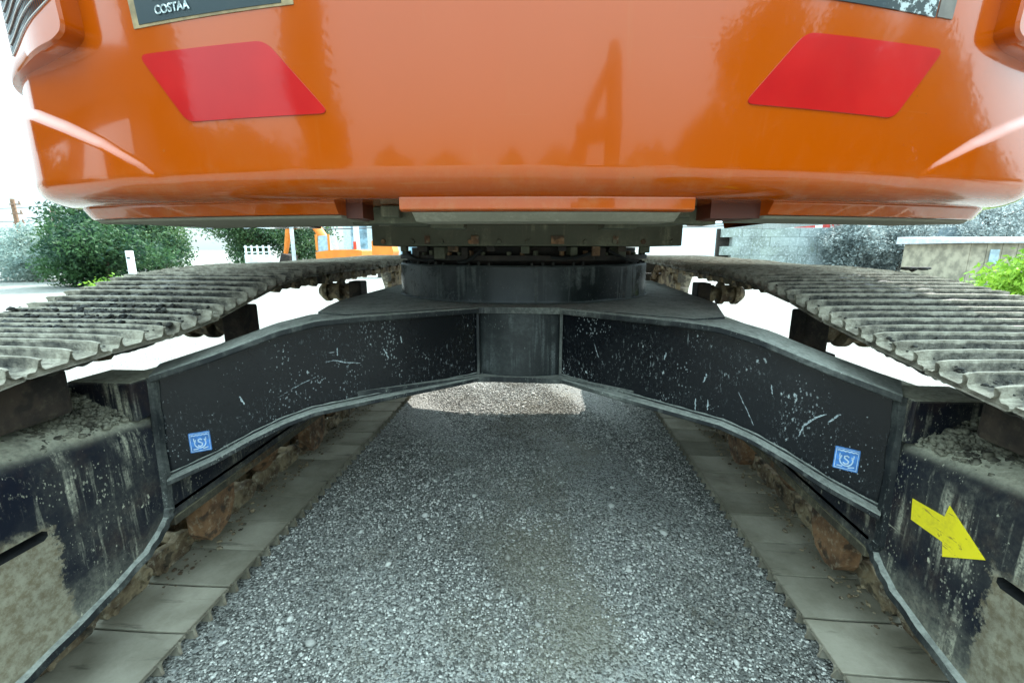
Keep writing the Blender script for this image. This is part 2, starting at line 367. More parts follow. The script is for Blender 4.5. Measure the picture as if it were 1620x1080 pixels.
sh = .02 + rng.random(n1)**1.9*.95; sh[big_] = .35 + .5*rng.random(big_.sum())
o = scatter('gravel_stones', np.stack([xx, yy, -.011+sz*.25], 1), sz, M_stone, .65, .3, sh)
tag(o, 'loose crushed grey stones lying on the ground between the tracks', 'gravel', kind='stuff')

# ------------------------------------------------------------------ the excavator
CX, CY = -.118, 2.5
ex = empty('excavator', (CX, CY, 0), 'huge orange crawler excavator seen from behind, its black undercarriage and muddy tracks close up', 'excavator')

# ---- counterweight surface: s along the plan outline, z height (above the camera), off = distance proud of the paint
TH = R(4.2)
R1, XA, RC, A2 = 3.8, 1.255, .24, R(86)
A1 = math.asin(XA/R1); S1 = R1*A1; S2 = S1 + RC*(A2-A1)
def contour(s):
    g = 1 if s >= 0 else -1; s = abs(s)
    if s < S1: a = s/R1; x = R1*math.sin(a); y = R1*(1-math.cos(a))
    else:
        a = A1 + (min(s, S2)-S1)/RC; x = XA + RC*(math.sin(a)-math.sin(A1)); y = R1*(1-math.cos(A1)) + RC*(math.cos(A1)-math.cos(a))
        if s > S2: x += (s-S2)*math.cos(A2); y += (s-S2)*math.sin(A2)
    return g*x, y-1.5, g*math.sin(a), -math.cos(a)
ZB, RF = .115, .06
def sstep(t): t = min(1, max(0, t)); return t*t*(3-2*t)
def prof(z, s):
    o = (.084 - .078*sstep((abs(s)-.9)/.5))*(z-ZB-RF) - .05*max(0, z-.5)**2
    if z < ZB+RF: o -= RF*(1-math.sqrt(max(0, 1-((ZB+RF-z)/RF)**2)))
    return o
SW = [(.89, .150), (.96, .200), (1.06, .250), (1.17, .293), (1.28, .330), (1.38, .352), (1.6, .37)]
def ledge(s, z):
    """character line: below it the flank stands proud, so a shelf faces the sky"""
    a = abs(s)
    if a < .88: return 0
    h = .013*sstep((a-.88)/.20); zc = pl(SW, a); wd = .004 + .010*sstep((a-.88)/.3)
    return h*(1-sstep((z-(zc-wd))/(2*wd)))*sstep((z-ZB)/.02)
def place(x, y, z):
    c, s_ = math.cos(TH), math.sin(TH); return Vector((CX + x*c - y*s_, CY + x*s_ + y*c, H + z))
def cw(s, z, off=0, led=True):
    x, y, nx, ny = contour(s); o_ = prof(z, s) + off + (ledge(s, z) if led else 0); return place(x+nx*o_, y+ny*o_, z)

def counterweight():
    ss = sorted(set(np.round(np.concatenate([np.linspace(-2.7, -1.6, 12), np.linspace(-1.6, -.86, 90), np.linspace(-.86, .86, 50), np.linspace(.86, 1.6, 90), np.linspace(1.6, 2.7, 12)]), 5)))
    zs = [ZB+RF*(1-math.cos(a)) for a in np.linspace(0, math.pi/2, 10)] + list(np.linspace(ZB+RF+.004, .42, 75)) + list(np.linspace(.44, 1.0, 16)) + [1.04, 1.06]
    vs = []; fs = []; n = len(zs)+3
    for s in ss:
        b = cw(s, ZB); x, y, nx, ny = contour(s)
        q1 = place(x*.96, y*.96+.04, ZB); q0 = place(x*.75, max(-.8, y*.6), ZB)
        t = place(x*.6, max(-.8, y*.6), 1.08)
        vs += [q0, q1] + [cw(s, z, -.03*sstep((z-1.0)/.06)) for z in zs] + [t]
    for i in range(len(ss)-1):
        for j in range(n-1): fs.append((i*n+j, (i+1)*n+j, (i+1)*n+j+1, i*n+j+1))
    m = MB(); m.add(vs, fs, True); m.add([vs[0+j] for j in range(n)], [tuple(range(n))[::-1]]); m.add([vs[(len(ss)-1)*n+j] for j in range(n)], [tuple(range(n))])
    return m.build('counterweight', M_or, ex, fix=False)
CW = counterweight()

def DK(s): return 1-.6*sstep((abs(s)-1.12)/.22)
def roundpoly(pts, r, k=6):
    out_ = []; n = len(pts)
    for i in range(n):
        p, a, b = Vector(pts[i]), Vector(pts[i-1]), Vector(pts[(i+1) % n])
        u = (a-p); v = (b-p); rr = min(r, u.length*.45, v.length*.45); u.normalize(); v.normalize()
        for t in np.linspace(0, 1, k):
            q = (p+u*rr)*(1-t)**2 + p*2*t*(1-t) + (p+v*rr)*t**2; out_.append((q.x, q.y))
    return out_
def densify(pts, d):
    out_ = []
    for i in range(len(pts)):
        a, b = Vector(pts[i]), Vector(pts[(i+1) % len(pts)]); m = max(1, int((b-a).length/d))
        out_ += [tuple(a.lerp(b, k/m)) for k in range(m)]
    return out_
def patch(poly, off, name, mat, parent, depth=None, rings=10, rim=0., led=False, dens=.03, bev=0., smooth=True, fade=False):
    """a plate lying on the counterweight surface, outline poly in (s, z)"""
    pts = densify(poly, dens); n = len(pts); c = sum((Vector(p) for p in pts), Vector((0, 0)))/n
    def cw(s, z, o_, l_): return globals()['cw'](s, z, o_*(DK(s) if fade else 1), l_)
    vs = []; fs = []
    depth = off if depth is None else depth
    ringsP = [(1.0, off-depth), (1.0, off-bev if bev else off)]
    if bev: ringsP += [(None, off)]
    rows = []
    rows.append([cw(p[0], p[1], off-depth, led) for p in pts]); rows.append([cw(p[0], p[1], off-bev, led) for p in pts])
    for k in range(0, rings):
        f = k/rings
        row = []
        for p in pts:
            q = Vector(p).lerp(c, f)
            if bev:
                d = (c-Vector(p)); q = q + d.normalized()*bev*(1-f)
            row.append(cw(q.x, q.y, off, led))
        rows.append(row)
    for r_ in rows: vs += r_
    for k in range(len(rows)-1):
        for i in range(n): fs.append((k*n+i, k*n+(i+1) % n, (k+1)*n+(i+1) % n, (k+1)*n+i))
    vs.append(cw(c.x, c.y, off, led)); L = len(vs)-1; b = (len(rows)-1)*n
    for i in range(n): fs.append((b+i, b+(i+1) % n, L))
    m = MB(); m.add(vs, fs, smooth); o = m.build(name, mat, parent)
    md = o.modifiers.new('n', 'EDGE_SPLIT'); md.split_angle = R(40); return o
def red_mat():
    n = NT('red_reflective_film'); v = n.tc.outputs['Object']; a = n.noise(v, 5, 4)
    n.p(Base_Color=n.mix(n.ramp(a, .3, .7), (.42, .003, .004), (.50, .007, .006)), Roughness=.3, Coat_Weight=1., Coat_Roughness=.05, Coat_IOR=1.36, Specular_IOR_Level=.2); return n.m
M_red = red_mat()
patch(roundpoly([(-.889, .419), (-.573, .423), (-.450, .283), (-.795, .280)], .022), .0025, 'reflector', M_red, CW)
patch(roundpoly([(.540, .437), (.892, .431), (.798, .289), (.425, .301)], .022), .0025, 'reflector', M_red, CW)

# warning decals at the top edge of the picture
def decal_mat(name, noisy):
    n = NT(name); v = n.tc.outputs['Object']; a = n.noise(v, 60, 6, .7); b = n.noise(v, 7, 4)
    c = n.mix(n.ramp(b, .4, .7, 0, .5), (.012, .026, .032), (.05, .055, .045))
    if noisy: c = n.mix(n.math('MULTIPLY', n.ramp(a, .52, .56), n.ramp(b, .42, .55)), c, (.45, .50, .50))
    n.p(Base_Color=c, Roughness=.4); return n.m
M_dec = decal_mat('faded_black_decal', False); M_dec2 = decal_mat('scuffed_black_decal', True); M_tape = flat('yellowed_tape', (.28, .20, .10), .5, var=.3, sc_=30)
M_white = flat('white_print', (.45, .52, .52), .5, var=.6, sc_=120)
d1 = patch([(-.885, .468), (-.885, .80), (-.50, .80), (-.50, .482)], .0020, 'warning_decal', M_tape, CW, led=False)
d1b = patch([(-.868, .474), (-.868, .795), (-.525, .795), (-.525, .486)], .0032, 'decal_face', M_dec, d1, led=False)
d2 = patch([(.50, .500), (.50, .80), (.845, .80), (.845, .487)], .0028, 'warning_decal', M_dec2, CW, led=False)
d2b = patch([(.850, .489), (.850, .80), (.892, .80), (.892, .488)], .0028, 'decal_edge', flat('grey_tape', (.16, .14, .12), .5, sc_=30), d2, led=False)
def text_on(s0, z0, txt, size, off, parent, slope=0.):
    cu = bpy.data.curves.new('t', 'FONT'); cu.body = txt; cu.size = size; cu.offset = .0006
    to = bpy.data.objects.new('t', cu); COL.objects.link(to); dg = bpy.context.evaluated_depsgraph_get()
    me = bpy.data.meshes.new_from_object(to.evaluated_get(dg)); bpy.data.objects.remove(to)
    o0 = origin(parent)
    for v in me.vertices: v.co = cw(s0+v.co.x, z0+v.co.y+slope*v.co.x, off, False) - o0
    return link('lettering', me, M_white, parent)
text_on(-.818, .487, 'COSTAA', .022, .0055, d1, .04); text_on(-.822, .514, 'KE', .022, .0055, d1, .04)

# side doors, proud of the counterweight, with louvred grilles
M_rim = flat('pale_rim', (.55, .50, .48), .3)
def door(g):
    P = [(1.035, .468), (1.075, .452), (1.20, .437), (1.37, .420), (1.62, .40), (1.62, 1.0), (1.02, 1.0)]
    d = patch(roundpoly([(g*a, b) for a, b in P], .025), .042, 'side_door', M_or, ex, bev=.006, rings=14, led=False, dens=.02, fade=True)
    m = MB(); F = lambda a, z, o_: cw(g*a, z, o_*DK(a)+.0012, False)
    for r_ in range(9):
        for k in range(30):
            s0 = 1.060 + k*.0078; zz = .5275 + r_*.0235 - .29*(s0-1.06)
            if s0 > 1.29: continue
            vs = [F(s0, zz, .042), F(s0+.0048, zz-.0014, .042), F(s0+.0070, zz+.0190, .042), F(s0+.0022, zz+.0204, .042)]
            m.add(vs, [(0, 1, 2, 3)])
    gr = m.build('grille_slots', M_black, d); gr['kind'] = 'stuff'
    for r_ in range(9):
        m = MB(); m.tube([F(a, .5265 + r_*.0235 - .29*(a-1.06), .0430) for a in np.linspace(1.055, 1.29, 16)], .0013, 5)
        m.build('louvre_rim', M_rim, d)
door(-1); door(1)

def band(s0, s1, prof_, name, mat, parent, n=40, label=None):
    """prof_: list of (inset from the outline, z); lofted along the outline"""
    vs = []; fs = []; k = len(prof_)
    for i in range(n+1):
        s = lerp(s0, s1, i/n)
        for (o_, z) in prof_:
            x, y, nx, ny = contour(s); vs.append(place(x+nx*o_, y+ny*o_, z))
    for i in range(n):
        for j in range(k): fs.append((i*k+j, (i+1)*k+j, (i+1)*k+(j+1) % k, i*k+(j+1) % k))
    m = MB(); m.add(vs, fs); m.add(vs[:k], [tuple(range(k))]); m.add(vs[-k:], [tuple(range(k))[::-1]]); o = m.build(name, mat, parent)
    bevel(o, .003); return o
# centre lip and the two side skirts below the counterweight, with their dusty undersides
band(-.325, .362, [(-.055, .125), (-.040, .118), (-.040, .090), (-.050, .086), (-.25, .086), (-.25, .125)], 'bottom_lip', M_or, CW)
band(-.300, .335, [(-.052, .0855), (-.085, .066), (-.20, .066), (-.20, .0855)], 'lip_underside', M_under, CW)
for g in (-1, 1):
    a, b = (-1.50, -.50) if g < 0 else (.585, 1.50)
    band(a, b, [(-.075, .125), (-.072, .112), (-.090, .084), (-.20, .084), (-.20, .125)], 'bottom_skirt', M_or, CW)
    band(a, b, [(-.098, .0835), (-.106, .076), (-.45 if g < 0 else -.27, .075), (-.45 if g < 0 else -.27, .0835)], 'skirt_underside', M_under, CW)
    # red bracket and khaki frame members seen in the gap
m = MB()
def ubox(m, x0, x1, y0, y1, z0, z1):
    vs = [place(x, y, z) for z in (z0, z1) for y in (y0, y1) for x in (x0, x1)]
    m.add(vs, [(0,2,3,1),(4,5,7,6),(0,1,5,4),(2,6,7,3),(0,4,6,2),(1,3,7,5)])
for g in (-1, 1):
    m = MB(); ubox(m, min(g*.44, g*.60), max(g*.44, g*.60), -1.34, -1.22, .078, .1149); m.build('red_bracket', flat('dark_red_paint', (.10, .018, .005), .5), ex)
    for (x0, x1, y0, y1, z0, z1) in ((.30, .455, -1.25, -1.17, .070, .1145), (.36, .41, -1.29, -1.2505, .084, .114), (.20, .295, -1.20, -1.10, .060, .114), (.30, .46, -1.06, -.96, .075, .114), (.46, .51, -1.22, -1.13, .069, .113)):
        m = MB(); ubox(m, min(g*x0, g*x1), max(g*x0, g*x1), y0, y1, z0, z1); bevel(m.build('frame_member', M_khaki, ex), .004)
m = MB(); ubox(m, -1.25, 1.25, -.75, 1.6, .25, .28); m.build('deck_plate', M_khaki, ex)
# body of the upper structure (above the picture, it throws the shade)
m = MB(); ubox(m, -1.30, 1.28, -.8, 1.55, .285, .95); m.build('engine_house', M_or, ex)
m = MB(); ubox(m, -1.32, -.42, .2, 1.95, .96, 1.9); bevel(m.build('cab', flat('dark_cab_glass', (.02, .025, .03), .1), ex), .08)
m = MB(); m.prism([(1.0, .3), (1.5, .1), (3.2, 2.2), (2.9, 2.6), (2.0, 1.9)], lambda a, b: place(-.25, a, b), lambda a, b: place(.25, a, b)); m.build('boom', M_or, ex)

# ---- swing frame, gear and bearing ring
m = MB(); ubox(m, -.605, .600, -.74, .60, .014, .098); sf = m.build('swing_frame', M_khaki, ex); bevel(sf, .005)
m = MB(); ubox(m, -.50, .50, -.70, .5, .099, .249); m.build('frame_web', M_khaki, ex)
for (x, wd) in ((.09, .05), (-.22, .03), (-.40, .02), (.33, .02)):
    m = MB(); ubox(m, x, x+wd, -.748, -.7405, .022, .052); m.build('frame_patch', M_rust, sf)
m = MB(); m.lathe((CX, CY, H-.064), (0, 0, 1), [(0, .60), (.018, .63), (.020, .66), (.040, .66), (.042, .60), (.075, .60)], 72); gr = m.build('swing_bearing', M_dark, ex)
for i in range(36):
    a = math.pi*(1.02 + i*.96/35)
    if rng.random() < .25: continue
    m = MB(); r_ = .64; h = .012 + .012*rng.random()
    m.cyl((CX+math.cos(a)*r_, CY+math.sin(a)*r_, H-.024), (0, 0, 1), .011, .011, h, 6, sm=False)
    m.build('bolt', M_rust if rng.random() < .5 else M_khaki, gr)
for i, (a, wd) in enumerate(((-2.35, .05), (-2.1, .06), (-1.9, .03), (-1.2, .03), (-1.0, .05), (-.8, .05))):
    m = MB(); r_ = .61; c = Vector((CX+math.cos(a)*r_, CY+math.sin(a)*r_, 0)); t = Vector((-math.sin(a), math.cos(a), 0)); q = Vector((math.cos(a), math.sin(a), 0))
    vs = [c + t*u*wd/2 + q*v + Vector((0, 0, H+z)) for z in (-.038, .010) for v in (0, .055) for u in (-1, 1)]
    m.add(vs, [(0,2,3,1),(4,5,7,6),(0,1,5,4),(2,6,7,3),(0,4,6,2),(1,3,7,5)]); m.build('bearing_lug', M_khaki if i % 2 else M_dark, gr)
m = MB(); m.lathe((CX, CY, H-.222), (0, 0, 1), [(0, .668), (.006, .662), (.015, .660), (.150, .660), (.157, .655)], 96, True); ring = m.build('ring_housing', M_ring, ex)
ring.modifiers.new('n', 'EDGE_SPLIT').split_angle = R(30)
m = MB()
for i in range(90):
    a = 2*math.pi*i/90
    if rng.random() < .35: continue
    m.cyl((CX+math.cos(a)*.645, CY+math.sin(a)*.645, H-.068), (0, 0, 1), .007, .006, .010+.008*rng.random(), 5, sm=False)
o = m.build('grease_crumbs', M_mudd, ring); o['kind'] = 'stuff'

# hoses, fittings and greasy lumps around the swing gear
for k, (a0, a1, r0, z0, z1) in enumerate(((-2.55, -2.15, .66, .004, -.045), (-1.35, -1.02, .665, -.030, .006), (-.95, -.62, .67, .0, -.05), (-1.95, -1.78, .665, -.05, .0))):
    m = MB(); m.tube([(CX+math.cos(a)*(r0+.012*math.sin(3*t)), CY+math.sin(a)*(r0+.012*math.sin(3*t)), H+lerp(z0, z1, t)-.018*math.sin(math.pi*t)) for t, a in ((t, lerp(a0, a1, t)) for t in np.linspace(0, 1, 12))], .007, 8); m.build('hose', M_black, ex)
for k, x in enumerate((-.50, -.42, -.31, -.16, -.02, .13, .27, .36, .47)):
    m = MB(); p = place(x+.02*rng.random(), -.70+.05*rng.random()-.0, .0); w_ = .010+.018*rng.random(); h = .018+.022*rng.random()
    m.box(p.x-w_, p.x+w_, p.y-.015, p.y+.015, H+.0135-h, H+.0135, .003); m.build('fitting', (M_khaki, M_dark, M_rust, M_rust2)[k % 4], sf)
for k in range(11):
    x = -.56 + k*.112; m = MB(); p = place(x, -.7405, .03); d_ = place(x, -.80, .03)-p
    m.cyl(p, d_, .010, .009, .010, 6, sm=False); m.build('bolt', M_khaki if k % 3 else M_rust, sf)
# ---- car body: centre web, two rear legs
ZT = [(0, -.250), (.45, -.252), (.57, -.256), (.68, -.280), (.77, -.312), (.86, -.343), (1.0, -.385)]
ZBm = [(0, -.509), (.43, -.537), (.6, -.548), (.69, -.570), (.78, -.605), (.88, -.652), (1.0, -.695)]
def leg(A, B, g):
    A, B = Vector((*A, 0)), Vector((*B, 0)); d = B-A; back = Vector((-d.y, d.x, 0)).normalized()
    if back.y < 0: back = -back
    front = -back
    N = 40; ts = [i/N for i in range(N+1)]
    P = lambda t, z, o_: A + d*t + front*o_ + Vector((0, 0, H+z))
    m = MB(); poly = [(t, pl(ZT, t)) for t in ts] + [(t, pl(ZBm, t)) for t in reversed(ts)]
    m.prism(poly, lambda t, z: P(t, z, 0), lambda t, z: P(t, z, -.02)); web = m.build('leg_web', M_body, ex)
    # rear web of the box
    m = MB(); m.prism(poly, lambda t, z: P(t, z, -.10), lambda t, z: P(t, z, -.12)); m.build('leg_web', M_body, ex)
    def strip(name, zf, th, o0, o1, t0, t1, mat, wob=0):
        m = MB(); vs = []; fs = []
        for i, t in enumerate(np.linspace(t0, t1, N+1)):
            z = zf(t); e = o1 + wob*math.sin(9*t+g)*.5
            ch = .004
            ring_ = [(o0, z), (e-ch, z), (e, z-ch), (e, z-th+ch), (e-ch, z-th), (o0, z-th)]
            vs += [P(t, zz, oo) for oo, zz in ring_]
            if i:
                for j in range(6): fs.append(((i-1)*6+j, i*6+j, i*6+(j+1) % 6, (i-1)*6+(j+1) % 6))
        m.add(vs, fs); m.add(vs[:6], [tuple(range(6))]); m.add(vs[-6:], [tuple(range(6))[::-1]])
        return m.build(name, mat, ex)
    strip('top_flange', lambda t: pl(ZT, t)+.024, .0235, -.125, .035, .0, 1.0, M_flange)
    strip('bottom_flange', lambda t: pl(ZBm, t)-.0005, .020, -.125, .040, .0, 1.0, M_flange, .006)
    # weld bead along the web foot
    m = MB(); m.tube([P(t, pl(ZBm, t)+.004, .003) for t in ts], [.0045+.0012*math.sin(i*2.1) for i in range(N+1)], 6); m.build('weld_bead', M_flange, ex)
    # end plate: the upright edge where the leg meets the track frame
    return P, web
PL, webL = leg((-.266, 1.78), (-1.17, 1.20), 1)
PR, webR = leg((.075, 1.78), (.935, 1.17), -1)
# centre web between the legs, slightly rounded, with the two upright bars
m = MB(); poly = []
xs = np.linspace(-.262, .071, 13)
fr = [(x, 1.786 - .035*math.sin(math.pi*(x+.262)/.333)) for x in xs]
vs = [(x, y, H-.509) for x, y in fr] + [(x, y, H-.252) for x, y in fr]; n = len(fr)
m.add(vs, [(i, i+1, n+i+1, n+i) for i in range(n-1)], True); cwb = m.build('centre_web', dusty('bare_dusty_plate', (.014, .017, .018), (.22, .24, .23), speck=.6, streak=.45, cloud=.3, scratch=.2, top=.6, rough=.35, seed=11.), ex)
for x in (-.266, .073):
    m = MB(); m.box(x-.006, x+.006, 1.764, 1.80, H-.508, H-.2525, .002); m.build('upright_bar', M_flange, ex)
# deck of the car body: top plate under the ring and bottom plate
m = MB(); pts = [(-.27, 1.745), (.08, 1.745), (.50, 1.49), (.62, 1.545), (.68, 1.75), (.74, 1.95), (.80, 3.4), (-.96, 3.4), (-.92, 1.95), (-.88, 1.75), (-.83, 1.565), (-.70, 1.51)]
def zt(x, y): return -.2245
m.prism(pts, lambda x, y: (x, y, H-.2245), lambda x, y: (x, y, H-.2495)); bevel(m.build('top_plate', M_flange, ex), .004)
pts = [(-.27, 1.735)] + [(x, 1.735-.006*math.sin(7*x)) for x in np.linspace(-.2, .02, 6)] + [(.08, 1.735), (.60, 1.45), (.80, 1.60), (.80, 3.4), (-.96, 3.4), (-.96, 1.60), (-.80, 1.45)]
m = MB(); m.prism(pts, lambda x, y: (x, y, H-.5105), lambda x, y: (x, y, H-.533)); bevel(m.build('bottom_plate', M_flange, ex), .004)
m = MB(); m.box(-.75, .55, 2.0, 3.2, H-.508, H-.249); m.build('hub_box', M_body, ex)
for g, xo in ((-1, -.96), (1, .80)):      # front legs, nearly hidden
    m = MB(); m.prism([(0, -.25), (1, -.36), (1, -.70), (0, -.51)], lambda t, z: (lerp(xo*.6, xo*1.2, t), lerp(3.2, 3.85, t), H+z), lambda t, z: (lerp(xo*.6, xo*1.2, t), lerp(3.5, 4.15, t), H+z)); m.build('leg_web', M_body, ex)

# blue tie-down stickers
M_blue = flat('blue_sticker', (.045, .19, .52), .45, var=.25, sc_=60); M_wp = flat('white_symbol', (.50, .62, .72), .5, var=.15, sc_=80)
def ribbon(m, F, pts, wd):
    pts = [Vector(p) for p in pts]; vs = []
    for k, p in enumerate(pts):
        t = (pts[min(k+1, len(pts)-1)]-pts[max(k-1, 0)]).normalized(); nrm = Vector((-t.y, t.x))*wd/2
        vs += [F(*(p+nrm)), F(*(p-nrm))]
    m.add(vs, [(2*k, 2*k+1, 2*k+3, 2*k+2) for k in range(len(pts)-1)])
def sticker(P, t0, z0, dt, flip, tilt=0.):
    F = lambda o_: (lambda u, v: P(t0+flip*u*dt, z0+v*.066+tilt*u, o_))
    m = MB(); m.prism(roundpoly([(0, 0), (1, 0), (1, 1), (0, 1)], .05, 4), F(.0005), F(.0018)); st = m.build('tie_down_sticker', M_blue, ex)
    f = F(.0026); m = MB()
    ribbon(m, f, [(.06, .06), (.94, .06), (.94, .94), (.06, .94), (.06, .06)], .03)
    ribbon(m, f, [(.10+.08*k, .84+.03*(k % 2)) for k in range(11)], .05)
    ribbon(m, f, [(.5+.26*math.cos(a), .46+.26*math.sin(a)) for a in np.linspace(2.4, 7.0, 20)], .055)
    ribbon(m, f, [(.60, .60), (.52, .66), (.42, .62), (.42, .54), (.52, .48), (.60, .42), (.58, .32), (.48, .28), (.38, .34)], .065)
    ribbon(m, f, [(.22, .72), (.22, .58), (.30, .52)], .045); ribbon(m, f, [(.78, .72), (.78, .58), (.70, .52)], .045)
    ribbon(m, f, [(.15, .16), (.38, .16)], .05); ribbon(m, f, [(.6, .14), (.85, .2)], .05)
    m.build('symbol', M_wp, st, fix=False)
sticker(PL, .940, -.635, .053, -1); sticker(PR, .887, -.612, .054, 1)

# scuffs and scratches worn into the leg paint
M_scuff = flat('bare_scuffed_steel', (.30, .34, .35), .6, var=.6, sc_=220)
for P_, web_, marks in ((PL, webL, (((.55, -.386), (.52, -.385), (.491, -.396), (.441, -.405)), ((.486, -.413), (.469, -.396)), ((.511, -.34), (.511, -.368)), ((.697, -.491), (.64, -.46), (.582, -.437)), ((.80, -.47), (.79, -.50)), ((.36, -.36), (.345, -.40)), ((.30, -.32), (.296, -.345)))),
                        (PR, webR, (((.143, -.354), (.16, -.399), (.193, -.439)), ((.801, -.544), (.81, -.506), (.833, -.476), (.857, -.46)), ((.636, -.443), (.661, -.489), (.686, -.54)), ((.532, -.432), (.542, -.407), (.539, -.398)), ((.863, -.483), (.877, -.464), (.887, -.452)), ((.514, -.492), (.517, -.532)), ((.552, -.487), (.553, -.523)), ((.41, -.35), (.405, -.375)), ((.72, -.40), (.725, -.43))))):
    for mk in marks:
        pts = []
        for (a0, b0), (a1, b1) in zip(mk, mk[1:]): pts += [(lerp(a0, a1, t)+.0025*(rng.random()-.5), lerp(b0, b1, t)+.0025*(rng.random()-.5)) for t in np.linspace(0, 1, 7)[:-1]]
        pts.append(mk[-1]); m = MB(); k_ = len(pts); vs = []
        for i, (a0, b0) in enumerate(pts):
            w_ = .0012+.0032*abs(math.sin(i*1.9+len(mk)))*math.sin(math.pi*(i+.5)/k_); vs += [P_(a0-w_*.6, b0+w_*.5, .0009), P_(a0+w_*.6, b0-w_*.5, .0009)]
        m.add(vs, [(2*i, 2*i+1, 2*i+3, 2*i+2) for i in range(k_-1)]); m.build('scuff_mark', M_scuff, web_, fix=False)

# ---- tracks
PITCH = .19
def track_path(g):
    top = [(.66, -.272), (1.0, -.252), (1.2, -.246), (1.36, -.228), (1.49, -.203), (1.6, -.172), (1.75, -.140), (2.0, -.122), (2.3, -.112), (2.8, -.118), (3.3, -.108), (4.0, -.10), (4.40, -.09)] if g < 0 else [(.66, -.30), (1.0, -.262), (1.29, -.225), (1.47, -.197), (1.6, -.168), (1.9, -.135), (2.3, -.118), (2.8, -.122), (3.3, -.108), (4.0, -.10), (4.40, -.09)]
    pts = [(y, H+z) for y, z in reversed(top)]                       # far end to near end, over the top
    rI, rS = .425, .53; 
    pts += [(.66 - rI*math.sin(a), .465 + rI*math.cos(a)) for a in np.linspace(.12, math.pi, 24)]
    pts += [(y, .04) for y in np.linspace(.8, 4.3, 12)]
    pts += [(4.40 + rS*math.sin(a), .57 - rS*math.cos(a)) for a in np.linspace(0.0, math.pi-.12, 24)]
    P = np.array(pts + [pts[0]]); d = np.hypot(*np.diff(P, axis=0).T); L = np.concatenate([[0], np.cumsum(d)]); n = round(L[-1]/PITCH)
    res = []
    for k in range(n):
        s = (k+.35)*L[-1]/n; e = L[-1]/n*.5
        a = [np.interp((s-e) % L[-1], L, P[:, i]) for i in (0, 1)]; b = [np.interp((s+e) % L[-1], L, P[:, i]) for i in (0, 1)]
        res.append((((a[0]+b[0])/2, (a[1]+b[1])/2), math.atan2(b[1]-a[1], b[0]-a[0])))
    return res
def shoe_mesh(name, mat, W=.36, gh=0.):
    """triple grouser shoe: local y along the travel, z outwards"""
    pr = [(-.0925, .002), (-.089, .0), (.089, 0), (.0925, .001), (.0928, .006), (.090, .011)]
    for y in (.066, .0, -.066): pr += [(y+.010, .011), (y+.0055, .017), (y+.0038, .0405+gh), (y-.003, .041+gh), (y-.005, .017), (y-.010, .011)]
    pr += [(-.084, .012), (-.090, .012), (-.093, .008)]
    xs = [-W, -W+.006, -W*.93, -.24, -.1, 0, .1, .24, W*.93, W-.006, W]; vs = []; fs = []; k = len(pr)
    for x in xs:
        e = 1 if abs(x) < W-.001 else .0
        dz = -.004*sstep((abs(x)-.28)/.08)
        for (y, z) in pr:
            zz = z; 
            if z > .03 and abs(x) > W*.95: zz = z-.002 if abs(x) < W-.001 else z-.005
            vs.append((x*(.955 if (not e and z < .02) else 1), y*(1 if e else .985), zz+dz))
    for i in range(len(xs)-1):
        for j in range(k): fs.append((i*k+j, i*k+(j+1) % k, (i+1)*k+(j+1) % k, (i+1)*k+j))
    me = mesh(name, vs, fs); bm = bmesh.new(); bm.from_mesh(me); bm.verts.ensure_lookup_table()
    bm.faces.new([bm.verts[j] for j in range(k)]); bm.faces.new([bm.verts[(len(xs)-1)*k+j] for j in range(k)])
    bmesh.ops.recalc_face_normals(bm, faces=bm.faces[:]); bm.to_mesh(me); bm.free(); me.materials.append(mat); return me
SH_B = shoe_mesh('track_shoe', M_shoe, gh=.009); SH_T = shoe_mesh('track_shoe_top', M_top)
def link_mesh():
    m = MB()
    for sx in (-1, 1):
        poly = [(-.092, -.055), (-.078, -.092), (-.04, -.100), (-.012, -.082), (.03, -.090), (.070, -.086), (.084, -.050), (.080, -.02), (.07, -.006), (-.07, -.006), (-.085, -.02)]
        x0, x1 = sx*.045, sx*.072
        m.prism(poly, lambda a, b: (x0, a, b), lambda a, b: (x1, a, b))
        m.cyl((x1, -.07, -.055), (sx, 0, 0), .024, .022, .012, 8); m.cyl((x1, .05, -.018), (sx, 0, 0), .012, .012, .012, 6)
    m.cyl((-.045, -.07, -.055), (1, 0, 0), .024, .024, .09, 8)
    me = mesh('chain_link', m.v, m.f); me.materials.append(M_chain); return me
LK = link_mesh()
def profile_loft(secs, name, mat, parent, close=True):
    """secs: list of rings of equal length (world points)"""
    k = len(secs[0]); vs = [p for r_ in secs for p in r_]; fs = []
    for i in range(len(secs)-1):
        for j in range(k): fs.append((i*k+j, i*k+(j+1) % k, (i+1)*k+(j+1) % k, (i+1)*k+j))
    m = MB(); m.add(vs, fs, True); m.add(secs[0], [tuple(range(k))]); m.add(secs[-1], [tuple(range(k))[::-1]]); return m.build(name, mat, parent)

